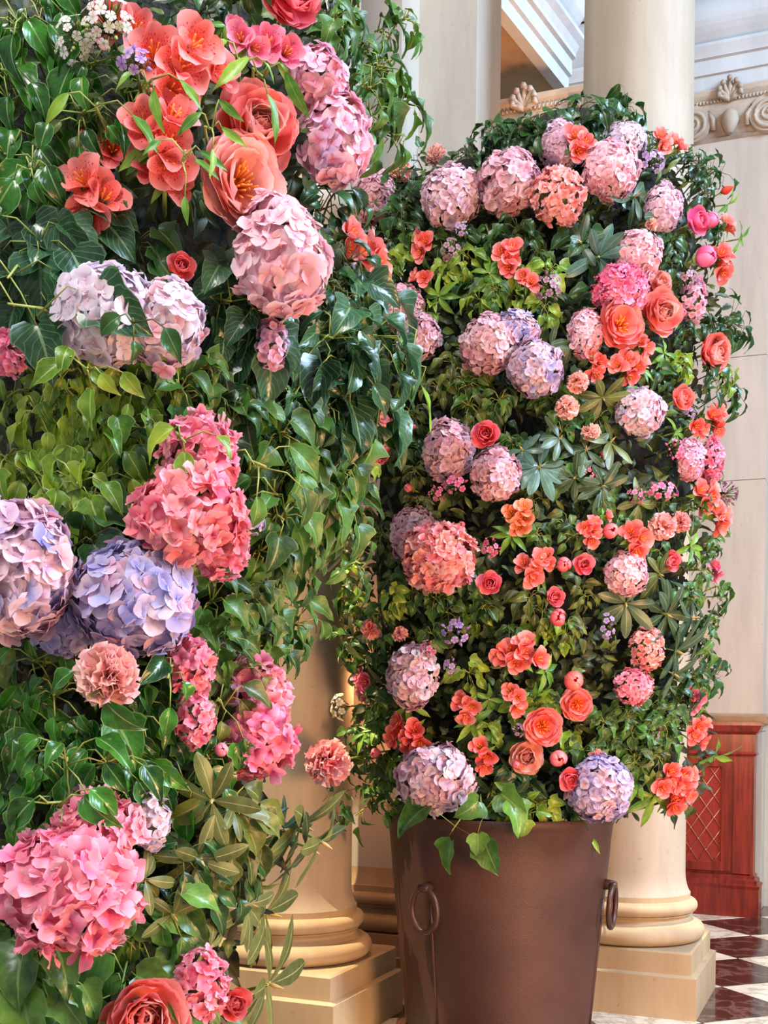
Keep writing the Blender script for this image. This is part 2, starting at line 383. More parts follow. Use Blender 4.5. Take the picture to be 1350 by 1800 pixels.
for a, b in zip(zz[:-1], zz[1:]):
    MB().rings([(a + .0015, HW - .002, .11), (a + .004, HW, .11), (b - .004, HW, .11), (b - .0015, HW - .002, .11)], (pc.x, pc.y), AX).build('stone_block', M['stone'], pil)
MB().rings([(.94, HW, .11), (.94, HW + .02, .2), (.975, HW + .03, .21), (.985, HW + .012, .12), (.99, HW + .002, .112)], (pc.x, pc.y), AX).build('ledge', M['stone_warmlit'], pil)
def spiral(c, a, b, R, turns=2.6, sgn=1, r0=.010):
    pts = []; n = 44
    for k in range(n):
        t = k / (n - 1); rr = R * (1 - t) ** 1.15 + .006; th = sgn * turns * 2 * pi * t + pi / 2
        pts.append(c + a * rr * cos(th) + b * rr * sin(th))
    return pts
def capital(root, c, hw, top, scale=1.0, right_half=True):
    """ionic style capital: abacus, egg band, anthemion, two volutes. c = centre of the front face"""
    f = -E2; k = scale
    MB().rings([(top - .035 * k, hw + .035 * k, .13), (top - .02 * k, hw + .05 * k, .145), (top - .005 * k, hw + .055 * k, .15), (top, hw + .055 * k, .15)], (c + E2 * .11).to_tuple()[:2], AX).build('abacus', M['stone_carved'], root)
    MB().rings([(top - .20 * k, hw + .002, .112), (top - .19 * k, hw + .014, .124), (top - .18 * k, hw + .002, .112), (top - .17 * k, hw + .006, .118), (top - .035 * k, hw + .02, .132)], (c + E2 * .11).to_tuple()[:2], AX).build('echinus', M['stone_carved'], root, 'auto')
    for sx in (-1, 1):
        vc = c + E1 * sx * (hw - .005) + f * .035 + UP * (top - .125 * k)
        m = MB(); Mx = Matrix((E1, UP, f)).transposed().to_3x3()
        m.lathe([(.072 * k, -.05), (.078 * k, -.02), (.074 * k, .0), (.02 * k, .004)], vc, 28, True, Mx)
        m.build('volute', M['stone_carved'], root, 'auto')
        MB().tube(spiral(vc + f * .004, E1 * -sx, UP, .068 * k), .011 * k, .005 * k, 6).tube([vc, vc + f * .014], .014, .008, 8).build('volute_scroll', M['stone_carved'], root, True)
    # anthemion: fan of lobes over an urn
    m = MB(); ac = c + f * .03 + UP * (top - .05 * k)
    for j in range(-3, 4):
        th = j * .38; d = E1 * sin(th) + UP * cos(th); ln = (.085 - .012 * abs(j)) * k
        m.tube([ac, ac + d * ln * .5 + f * .01, ac + d * ln + f * .006, ac + d * ln * .92 + f * .03], .010 * k, .012 * k, 6)
    m.build('palmette', M['stone_carved'], root, True)
    m = MB(); Mx = Matrix((E1, f, UP)).transposed().to_3x3()
    m.lathe([(.012, -.08 * k), (.02 * k, -.07 * k), (.036 * k, -.03 * k), (.03 * k, 0), (.018 * k, .012 * k)], ac - UP * .055 * k, 16, True, Mx); m.build('urn', M['stone_carved'], root, 'auto')
    for j in (-3, -2, 2, 3):
        q = c + f * .022 + E1 * j * hw * .22 + UP * (top - .12 * k)
        MB().tube([q - UP * .04 * k, q + f * .012 + UP * .0, q + UP * .035 * k + E1 * .012 * j, q + UP * .02 * k + E1 * .02 * (1 if j > 0 else -1)], .012 * k, .008 * k, 6).build('acanthus_curl', M['stone_carved'], root, True)
    m = MB()
    for j in range(22):
        q = c + f * .028 + E1 * (j - 10.5) * (2 * hw / 22) + UP * (top - .045 * k); m.tube([q - UP * .008, q + UP * .008], .0055, .0055, 5)
    m.build('bead_row', M['stone_carved'], root, True)
CAPZ = 4.13
capital(pil, WB - E1 * HW, HW, CAPZ, 1.25)
# back pier, tinted for warm light, with a capital under the soffit
bp = thing('far_pilaster', 'warm lit pilaster with carved capital under the soffit beam', 'pilaster', (0, 0, 0))
bc = Vector((.64, 5.38, 0)); 
MB().rings([(.0, .2, .12), (3.50, .2, .12)], (bc.x, bc.y), AX).build('shaft', M['stone_warmlit'], bp)
capital(bp, bc - E2 * .12, .2, 3.68, 1.2)

# entablature along the back wall
def run_profile(name, p0, p1, prof, mat, root=None, smooth=False):
    """profile of (outward, z) swept along p0 -> p1; outward is to the right of the run turned to the viewer"""
    d = (p1 - p0).normalized(); out = Vector((d.y, -d.x, 0)); V = []; n = len(prof)
    for p in (p0, p1):
        for o, z in prof: V.append(Vector((p.x, p.y, 0)) + out * o + UP * z)
    Fc = [(i, i + 1, n + i + 1, n + i) for i in range(n - 1)] + [tuple(range(n - 1, -1, -1)), tuple(range(n, 2 * n))]
    return obj(name, mesh(name, V, Fc, mat, False), root)
SH = .14
arch = [(-.3, 3.99), (.0, 3.99), (.0, 4.07), (.014, 4.072), (.014, 4.145), (.03, 4.15), (.03, 4.155), (.036, 4.17), (.05, 4.20), (.05, 4.215), (-.0, 4.22)]
bulge = [(.0 + .075 * sin(pi * k / 10), 4.22 + .26 * k / 10) for k in range(11)]
corn = [(.02, 4.48), (.06, 4.50), (.06, 4.53), (.10, 4.56), (.16, 4.58), (.16, 4.66), (-.3, 4.66)]
up = lambda pr, d: [(o_, z_ + d) for o_, z_ in pr]
q0 = WB - E1 * (2 * HW + .02) - E2 * .02; q1 = WB + E1 * .015 - E2 * .02
for nm, pr in (('architrave', arch), ('frieze', [(-.3, 4.22)] + bulge + [(-.3, 4.48)]), ('cornice', corn)):
    st(run_profile('trim_2', q0, q1, up(pr, SH), M['stone_white']))
r0 = WB + E2 * .20 - E1 * 3.0; r1 = WB + E2 * .20
for nm, pr in (('architrave', arch), ('frieze', [(-.3, 4.22)] + bulge + [(-.3, 4.48)]), ('cornice', corn)):
    st(run_profile('trim_3', r0, r1 - E1 * .3, up(pr, SH + .12), M['stone_white']))
# soffit beam running to the back wall
bd = Vector((.50, .866, 0)).normalized()
b0 = Vector((.478, 4.9, 0)) - bd * 1.2; b1 = Vector((.80, 5.46, 0)) + bd * .02
beam = thing('soffit_beam', 'white moulded beam with warm underside running back above the ivy', 'beam', (0, 0, 0))
run_profile('fascia', b0, b1, [(-.05, 3.825), (.0, 3.825), (.0, 3.890), (.016, 3.895), (.016, 3.965), (.034, 3.970), (.034, 3.990), (.05, 4.020), (.075, 4.040), (.075, 4.060), (-.05, 4.060)], M['stone_white'], beam)
run_profile('frieze', b0, b1, [(-.05, 4.060), (.0, 4.060)] + [(.09 * sin(pi * k / 10), 4.06 + .3 * k / 10) for k in range(11)] + [(-.05, 4.360)], M['stone_white'], beam)
run_profile('soffit', b0, b1, [(-1.4, 3.840), (-.052, 3.840), (-.052, 3.990), (-1.4, 3.990)], M['stone_warmlit'], beam)

# dado rail and plinth mouldings on the right wall
st(run_profile('trim_1', wr0, wr0 + E1 * 1.6, [(0, 1.17), (.03, 1.18), (.05, 1.21), (.05, 1.24), (.02, 1.25), (0, 1.26)], M['stone_warmlit']))
st(run_profile('baseboard_right', wr0, wr0 + E1 * 1.6, [(0, 0), (.09, 0), (.09, .21), (.06, .22), (.07, .27), (.03, .30), (.05, .34), (0, .37)], M['stone_warmlit']))

# mahogany cabinet
cab = thing('radiator_cabinet', 'mahogany cabinet with diamond lattice door beside the column', 'cabinet', (0, 0, 0))
CR = Vector((1.80, 5.80, 0)); CW = .62; cz = .945; ctr = CR - E1 * CW / 2 + E2 * .06
MB().rings([(0, CW / 2 + .03, .09), (.135, CW / 2 + .03, .09), (.15, CW / 2 + .035, .095), (.16, CW / 2 + .02, .08), (.175, CW / 2 + .022, .082), (.185, CW / 2 + .008, .068), (.195, CW / 2 + .01, .07), (.205, CW / 2, .06)], ctr, AX).build('plinth', M['mahogany'], cab)
MB().rings([(.20, CW / 2, .06), (.83, CW / 2, .06)], ctr, AX).build('body', M['mahogany'], cab)
MB().rings([(.78, CW / 2 + .004, .064), (.79, CW / 2 + .012, .072), (.80, CW / 2 + .004, .064), (.885, CW / 2 + .004, .064), (.90, CW / 2 + .02, .08), (.93, CW / 2 + .035, .095), (.945, CW / 2 + .035, .095), (.945, CW / 2 - .02, .03)], ctr, AX).build('cornice', M['mahogany'], cab)
def panel(x0, x1, z0, z1, o0, o1, mat, nm, par):
    c = CR + E1 * ((x0 + x1) / 2) - E2 * ((o0 + o1) / 2)
    return MB().box((c.x, c.y), (x1 - x0) / 2, (o1 - o0) / 2, z0, z1, AX, .003).build(nm, mat, par)
panel(-.095, -.01, .205, .775, 0, .012, M['mahogany'], 'stile', cab)
door = panel(-.60, -.105, .215, .770, 0, .004, M['mahogany'], 'door', cab)
for a in ((-.60, -.555, .215, .770), (-.15, -.105, .215, .770), (-.555, -.15, .215, .262), (-.555, -.15, .725, .770)):
    panel(*a, .004, .016, M['mahogany'], 'door_frame', door)
panel(-.555, -.15, .262, .725, .004, .0055, M['redcloth'], 'grille_cloth', door)
lx0, lx1, lz0, lz1 = -.553, -.152, .264, .723; m = MB(); g = .0735; sl = 1.45; kn = MB()
def lat(o, s):
    pts = []
    for x in (lx0, lx1):
        z = lz0 + s * sl * (x - lx0) + o
        pts.append((x, z))
    (xa, za), (xb, zb) = pts; dz = (zb - za) / (xb - xa)
    def clip(x, z):
        if z < lz0: x += (lz0 - z) / dz; z = lz0
        if z > lz1: x += (lz1 - z) / dz; z = lz1
        return x, z
    a, b = clip(xa, za), clip(xb, zb)
    if a[0] > b[0] or a[0] < lx0 - 1e-6 or b[0] > lx1 + 1e-6 or abs(a[0] - b[0]) < .01: return
    f = lambda q: CR + E1 * q[0] - E2 * .009 + UP * q[1]
    MB().tube([f(a), f(b)], .0022, .0022, 4).build('lattice_bar', M['brass'], door, True)
step = g * sl
for k in range(-12, 14): lat(k * step, 1); lat(k * step, -1)
for i in range(0, 12):
    for j in range(-2, 16):
        x = lx0 + i * g / 2; z = lz0 + (j if i % 2 == 0 else j + .5) * step
        if lx0 + .005 < x < lx1 - .005 and lz0 + .004 < z < lz1 - .004:
            c = CR + E1 * x - E2 * .012 + UP * z; kn.lathe([(.0045, -.002), (.0035, .002)], c, 8, True, Matrix((E1, UP, -E2)).transposed().to_3x3())
tag(kn.build('lattice_stud', M['brass'], door, True), kind='stuff')
# corner of a red carpet
c = at(1372, 1822, 3.6); c = Vector((1.235, 3.56, 0))
tag(MB().box((1.36, 3.62), .12, .14, .0, .012, AX, .003).build('red_carpet', M['carpet']), 'corner of a red carpet on the marble floor near the column plinth', 'carpet')

# ------------------------------------------------------------------ planters
PC = Vector((.353, 3.60, 0))
def pot(c, label, rt=.333, rb=.276, H=.667, handles=(-43, 68, 180)):
    t = thing('bronze_planter', label, 'planter', c)
    pr = [(rb + .030, 0), (rb + .034, .010), (rb + .030, .024), (rb + .012, .034), (rb + .004, .042)]
    for k in range(9): u = k / 8; pr.append((rb + .002 + (rt - rb) * u, .045 + (H - .075) * u))
    pr += [(rt + .003, H - .028), (rt + .007, H - .018), (rt + .009, H - .006), (rt + .006, H), (rt - .010, H), (rt - .014, H - .01), (rt - .03, H - .12)]
    MB().lathe(pr, n=112).build('body', M['bronze'], t, 'auto')
    MB().lathe([(.02, H - .05), (rt - .022, H - .055), (rt - .024, H - .08), (.02, H - .08)], n=48).build('soil', M['soil'], t)
    for a in handles:
        a = radians(a - 90); d = Vector((cos(a), sin(a), 0)); q = Vector((-sin(a), cos(a), 0))
        R = lambda z: rb + .002 + (rt - rb) * (z - .045) / (H - .075)
        s = MB(); s.tube([d * (R(z) + .0005) + UP * z for z in (.04, .15, .25, .36, .43)], .0042, .0042, 6)
        s.lathe([(.024, -.02), (.022, .012), (.012, .02)], d * (rb + .026) + UP * .02, 12)
        s.build('seam_strap', M['bronze_dark'], t, True)
        zk = .47; kc = d * (R(zk) + .002) + UP * zk
        s = MB(); s.tube([kc - d * .012, kc + d * .012, kc + d * .026], .017, .013, 10); s.tube([kc + d * .024 + q * -.017, kc + d * .024 + q * .017], .010, .010, 8)
        s.build('handle_boss', M['bronze_dark'], t, True)
        rc = d * (R(.47) + .026) + UP * (.47 - .062); pts = []
        for k in range(28): th = 2 * pi * k / 28; pts.append(rc + q * .047 * sin(th) + UP * .062 * cos(th) - d * .010 * (1 - cos(th)) * .3)
        MB().tube(pts, .0085, .0085, 8, True).build('ring_handle', M['bronze_dark'], t, True)
    return t
pot(PC, 'tapered dark bronze planter with ring handles under the full flower tower')
LC = Vector((-.62, 2.52, 0))
pot(LC, 'low bronze planter under the nearer flower tower, below the frame edge', .36, .32, .2, ())

# ------------------------------------------------------------------ the two flower walls: visible surface by pixel
R_TAB = [(165, 1010, 30), (210, 1005, 105), (245, 1025, 180), (275, 1015, 215), (305, 950, 290), (400, 968, 315), (500, 968, 318), (600, 960, 325), (700, 940, 335), (800, 940, 335), (900, 940, 345), (1000, 925, 330), (1100, 930, 330), (1200, 925, 328), (1300, 935, 325), (1400, 955, 290), (1445, 960, 250), (1500, 960, 200)]
def tab(T, y):
    if y <= T[0][0]: return T[0][1:]
    for a, b in zip(T, T[1:]):
        if y <= b[0]:
            u = (y - a[0]) / (b[0] - a[0]); return tuple(a[i] + (b[i] - a[i]) * u for i in (1, 2))
    return T[-1][1:]
L_TAB = [(-60, 60, 595), (0, 60, 595), (270, 60, 595), (320, 60, 500), (370, 60, 500), (420, 60, 570), (600, 60, 590), (700, 60, 560), (850, 60, 550), (950, 60, 500), (1030, 60, 410), (1150, 60, 405), (1300, 60, 430), (1400, 60, 440), (1600, 60, 400), (1860, 60, 380)]
def surf(side, px, py):
    """-> distance of the flower wall and its outward normal"""
    c, hw = tab(R_TAB if side == 'R' else L_TAB, py)
    t = max(-1.15, min(1.15, (px - c) / hw)); q = sqrt(max(0.0, 1 - min(1, abs(t)) ** 2))
    if side == 'R':
        v = max(-1, min(1, (py - 830) / 650)); z = 3.58 - .40 * q * sqrt(1 - .72 * v * v) + max(0, abs(t) - 1) * .1
        n = Vector((.9 * t, -.35 - .8 * q, -.5 * v ** 3))
    else:
        z = 2.42 - .50 * q + max(0, abs(t) - 1) * .1; v = 0
        n = Vector((.85 * t, -.35 - .8 * q, 0.02))
    return z, n.normalized()

# cores: mossy foam columns, near black like shade in the gaps, that every stem is pushed into
def core(side, T, zc, ry, ys, name, label, zbot, shrink):
    V = []; n = 28; rows = []
    for py in ys:
        c, hw = tab(T, py); a, b = at(c - hw, py, zc), at(c + hw, py, zc); m_ = (a + b) / 2; r = (b - a).length / 2 * shrink * (.7 if side == 'R' and py < 320 else 1)
        rows.append((m_, r, ry))
    last = rows[-1]; rows.append((Vector((last[0].x * .0 + (PC.x if side == 'R' else LC.x), zc, zbot + .03)), .26 if side == 'R' else .33, .2 if side == 'R' else .26))
    rows.append((Vector((PC.x if side == 'R' else LC.x, zc, zbot)), .2, .16))
    top = rows[0]; rows = [(top[0] + UP * .02, .02, .02)] + rows
    for p, rx, ryy in rows:
        f = min(1, rx / .3)
        for k in range(n): th = 2 * pi * k / n; V.append((p.x + rx * cos(th), zc + ryy * f * sin(th), p.z))
    Fc = [(n * i + j, n * i + n + j, n * i + n + (j + 1) % n, n * i + (j + 1) % n) for i in range(len(rows) - 1) for j in range(n)]
    Fc += [tuple(range(n)), tuple(range(n * len(rows) - 1, n * (len(rows) - 1) - 1, -1))]
    return tag(obj(name, mesh(name, V, Fc, M['moss_shade'])), label, 'flower foam')
core('R', R_TAB, 3.62, .24, list(range(215, 1400, 60)) + [1400], 'flower_foam', 'shade-darkened mossy foam core holding the flower tower above the bronze planter', .60, .80)
core('L', L_TAB, 2.50, .34, list(range(-40, 1840, 90)) + [1840], 'flower_foam', 'shade-darkened mossy foam core behind the nearer wall of flowers', .20, .82)

# ------------------------------------------------------------------ leaf meshes
PROF = {
 'ivy': [(0, .08), (.05, .24), (.14, .33), (.24, .44), (.36, .24), (.52, .21), (.70, .15), (.86, .07), (1, 0)],
 'ivylong': [(0, .03), (.08, .12), (.20, .20), (.34, .24), (.48, .19), (.62, .15), (.76, .10), (.9, .04), (1, 0)],
 'ivyround': [(0, .16), (.07, .36), (.18, .44), (.30, .47), (.42, .34), (.58, .29), (.76, .18), (.90, .07), (1, 0)],
 'ellip': [(0, .02), (.12, .07), (.28, .125), (.45, .16), (.60, .165), (.74, .15), (.87, .10), (.96, .045), (1, 0)],
 'lance': [(0, .03), (.12, .08), (.26, .125), (.40, .14), (.55, .125), (.70, .09), (.84, .05), (.94, .02), (1, 0)],
 'ovate': [(0, .04), (.08, .14), (.20, .23), (.33, .265), (.48, .24), (.63, .17), (.78, .095), (.91, .035), (1, 0)],
}
def leaf_geo(kind, rng, curl=.25, fold=.25, wave=.03):
    """leaf lying along +y, upper side +z, tip at y = 1"""
    V = []; Fc = []; uv = []; pr = PROF[kind]; bend = rng.uniform(-.2, .2); cu = curl * rng.uniform(.4, 1.5); ph = rng.uniform(0, 6)
    y = z = x = 0.0; pv = 0.0
    cols = (-1, -.5, 0, .5, 1)
    for s, wd in pr:
        ds = s - pv; pv = s; a = -cu * (s * 1.6 - .3); y += ds * cos(a); z += ds * sin(a); x = bend * s * s * .6
        for c in cols:
            lob = -.10 * abs(c) * (1 - s) if kind in ('ivy', 'ivyround') and s < .5 else 0
            zz = z + fold * wd * abs(c) ** 1.3 * (1 if kind != 'ellip' else -.5) + wave * sin(ph + s * 11 + c * 2.2) * abs(c)
            V.append(Vector((x + wd * c, y + lob, zz))); uv.append(((c + 1) / 2, s))
    n = len(cols)
    for i in range(len(pr) - 1):
        for j in range(n - 1): Fc.append((n * i + j, n * i + j + 1, n * i + n + j + 1, n * i + n + j))
    return V, Fc, uv
_lc = {}
def leaf_mesh(kind, matn, var):
    k = (kind, matn, var)
    if k not in _lc:
        g = random.Random(hash((kind == 'ivy', len(kind), var)) % 9999); V, Fc, uv = leaf_geo(kind, g, **{'ellip': dict(curl=.35, fold=.3, wave=.008), 'lance': dict(curl=.45, fold=.3, wave=.02)}.get(kind, dict(curl=.75, fold=.5, wave=.05)))
        _lc[k] = mesh('leaf_' + kind, V, Fc, L[matn], True, uv)
    return _lc[k]
def frame(d, n, loc=(0, 0, 0), s=1.0):
    """y axis along d, z axis near n"""
    y = Vector(d).normalized(); x = y.cross(Vector(n))
    if x.length < 1e-4: x = y.cross(Vector((.3, .9, .1)))
    x.normalize(); z = x.cross(y)
    m_ = Matrix((x * s, y * s, z * s)).transposed().to_4x4(); m_.translation = Vector(loc); return m_
def zframe(n, loc=(0, 0, 0), s=1.0, tw=0.0):
    z = Vector(n).normalized(); x = Vector((1, 0, 0)) - z * z.x
    if x.length < .1: x = Vector((0, 0, 1))
    x.normalize(); y = z.cross(x); c, q = cos(tw), sin(tw); x, y = x * c + y * q, y * c - x * q
    m_ = Matrix((x * s, y * s, z * s)).transposed().to_4x4(); m_.translation = Vector(loc); return m_

# ------------------------------------------------------------------ petal meshes
def petal_geo(L_, W, a0, a1, ruf=0.0, notch=0.0, curl=0.0, nu=2, nv=4, seed=0, freq=3.0, prof=None, r0=0.0, z0=0.0, wrap=False):
    """petal that leaves the axis at angle a0 (0 = along +z) and ends at a1, spreading to +y. wrap: a patch of a bowl"""
    g = random.Random(seed); ph = g.uniform(0, 6); ph2 = g.uniform(0, 6); V = []; uv = []; Fc = []; r, z = r0, z0
    prof = prof or (lambda s: sin(pi * min(1, .12 + s * .78)) ** .7)
    for j in range(nv + 1):
        s = j / nv; a = a0 + (a1 - a0) * s
        if j: r += sin(a) * L_ / nv; z += cos(a) * L_ / nv
        for i in range(-nu, nu + 1):
            u = i / nu; wd = W * prof(s); nz = ruf * s * s * (sin(freq * u * 2.2 + ph) + .6 * sin(freq * u * 5.1 + ph2))
            ext = 1 - notch * u * u * s + (ruf * .8 * sin(freq * u * 7 + ph2) * s ** 3 / max(L_, 1e-6))
            rr = r * ext; n_r, n_z = -cos(a), sin(a)
            rr2 = rr + n_r * (nz + curl * u * u * wd); zz = z * 1 + n_z * (nz + curl * u * u * wd) - (1 - ext) * cos(a) * L_ * s * .4
            if wrap: th = u * wd; V.append(Vector((rr2 * sin(th), rr2 * cos(th), zz)))
            else: V.append(Vector((wd * u, rr2, zz)))
            uv.append(((u + 1) / 2, s))
    n = 2 * nu + 1
    for j in range(nv):
        for i in range(n - 1): Fc.append((n * j + i, n * j + i + 1, n * j + n + i + 1, n * j + n + i))
    return V, Fc, uv
def gather(parts):
    V = []; Fc = []; uv = []
    for (v, f, u), m_ in parts:
        k = len(V); V += [m_ @ p for p in v]; Fc += [tuple(i + k for i in t) for t in f]; uv += u
    return V, Fc, uv
def RZ(a): return Matrix.Rotation(a, 4, 'Z')
_fc = {}
def fmesh(kind, matn, var):
    """unit sized flower pieces, z axis = towards the viewer of the flower"""
    k = (kind, matn, var)
    if k in _fc: return _fc[k]
    base = ('geo', kind, var)
    if base not in _fc:
        g = random.Random(31 * var + len(kind) * 7); parts = []
        if kind == 'floret':            # hydrangea floret, four broad sepals, radius about 1
            rot = g.uniform(0, 1.5)
            for i in range(4):
                q = petal_geo(g.uniform(.85, 1.1), g.uniform(.58, .72), radians(g.uniform(50, 78)), radians(g.uniform(70, 118)), .05, .18, g.uniform(.05, .3), 2, 3, g.random(), 1.4, lambda s: .12 + .88 * sin(pi * min(1, s * .80)) ** .8)
                parts.append((q, RZ(rot + i * pi / 2 + g.uniform(-.15, .15)) @ Matrix.Translation((0, 0, .03 * (i % 2)))))
            parts.append((petal_geo(.10, .1, 1.5, 1.5, nu=1, nv=1), Matrix.Translation((0, -.05, .16))))
        elif kind == 'floret_r':        # ruffled floret, serrated and folded
            rot = g.uniform(0, 1.5)
            for i in range(4):
                q = petal_geo(g.uniform(.85, 1.15), g.uniform(.62, .8), radians(g.uniform(25, 60)), radians(g.uniform(60, 125)), g.uniform(.07, .13), .1, g.uniform(-.1, .35), 3, 4, g.random(), 2.3, lambda s: .12 + .88 * sin(pi * min(1, s * .66)) ** .8)
                parts.append((q, RZ(rot + i * pi / 2 + g.uniform(-.25, .25)) @ Matrix.Translation((0, 0, .05 * (i % 2)))))
        elif kind == 'frill':           # carnation petal: fan with frilled margin, root at origin, length 1
            parts.append((petal_geo(1.0, .48, radians(g.uniform(0, 14)), radians(g.uniform(20, 75)), .085, .12, .1, 4, 4, g.random(), 2.6, lambda s: .10 + .9 * s ** 1.1), Matrix()))
        elif kind == 'outer':           # peony guard petal
            parts.append((petal_geo(1.05, .52, radians(80), radians(g.uniform(18, 48)), .03, .16, .12, 3, 5, g.random(), 1.2, lambda s: .35 + .65 * sin(pi * min(1, .1 + s * .72)), wrap=False), Matrix()))
        elif kind == 'mid':             # cupped peony petal
            parts.append((petal_geo(1.0, .40, radians(72), radians(g.uniform(-12, 12)), .035, .14, .5, 3, 5, g.random(), 1.6, lambda s: .4 + .6 * sin(pi * min(1, .1 + s * .74))), Matrix()))
        elif kind == 'inner':
            parts.append((petal_geo(.8, .30, radians(55), radians(g.uniform(-30, 0)), .05, .2, .5, 2, 4, g.random(), 2.2, lambda s: .4 + .6 * sin(pi * min(1, .1 + s * .74))), Matrix()))
        elif kind == 'ball':            # petal of a closed globe, wraps the bowl
            parts.append((petal_geo(2.25, .85, radians(100), radians(g.uniform(-72, -52)), .02, .12, 0, 4, 8, g.random(), 1.0, lambda s: 1.0 - .45 * s ** 3, r0=.06, z0=-.55, wrap=True), Matrix()))
        elif kind == 'als':             # alstroemeria tepal, broad
            parts.append((petal_geo(1.15, .44, radians(18), radians(g.uniform(60, 95)), .04, .16, .35, 2, 5, g.random(), 1.5, lambda s: .14 + .86 * sin(pi * min(1, s * .74)) ** 1.2), Matrix()))
        elif kind == 'alsn':            # narrow tepal
            parts.append((petal_geo(1.12, .28, radians(14), radians(g.uniform(46, 74)), .02, .1, .4, 2, 5, g.random(), 1.3, lambda s: .14 + .86 * sin(pi * min(1, s * .80)) ** 1.1), Matrix()))
        elif kind == 'phlox':
            for i in range(5): parts.append((petal_geo(.95, .42, radians(70), radians(95), .03, .22, .1, 1, 2, g.random(), 1, lambda s: .2 + .8 * s), RZ(i * 2 * pi / 5)))
        elif kind == 'bud':             # small closed bud, pointed
            m2 = MB().lathe([(.05, -.5), (.34, -.25), (.42, 0), (.34, .35), (.14, .75), (.02, .95)], n=8)
            parts.append(((m2.V, m2.F, [(.5, .3)] * len(m2.V)), Matrix()))
        _fc[base] = gather(parts)
    V, Fc, uv = _fc[base]; mt = P.get(matn) or M.get(matn)
    _fc[k] = mesh(kind, V, Fc, mt, True, uv); return _fc[k]

RNG = random.Random(7)
DISKS = {'R': [], 'L': []}
ALLF = []
def stem_obj(root, p0, d, ln, r=.0035, mat='stem'):
    """stem from the flower's base back into the foam, in the root's own coordinates"""
    pts = [p0, p0 + d * ln * .5 + Vector((0, 0, -.0)), p0 + d * ln]
    return MB().tube(pts, r, r, 5).build('stem', M[mat], root, True)
def fib_cap(n, maxang, rng, jit=.35):
    out = []; tot = 1 - cos(maxang)
    for i in range(n):
        c = 1 - tot * (i + .5) / n; th = i * 2.39996 + rng.uniform(-jit, jit) * .6; s = sqrt(max(0, 1 - c * c)); out.append(Vector((s * cos(th), s * sin(th), c)))
    return out

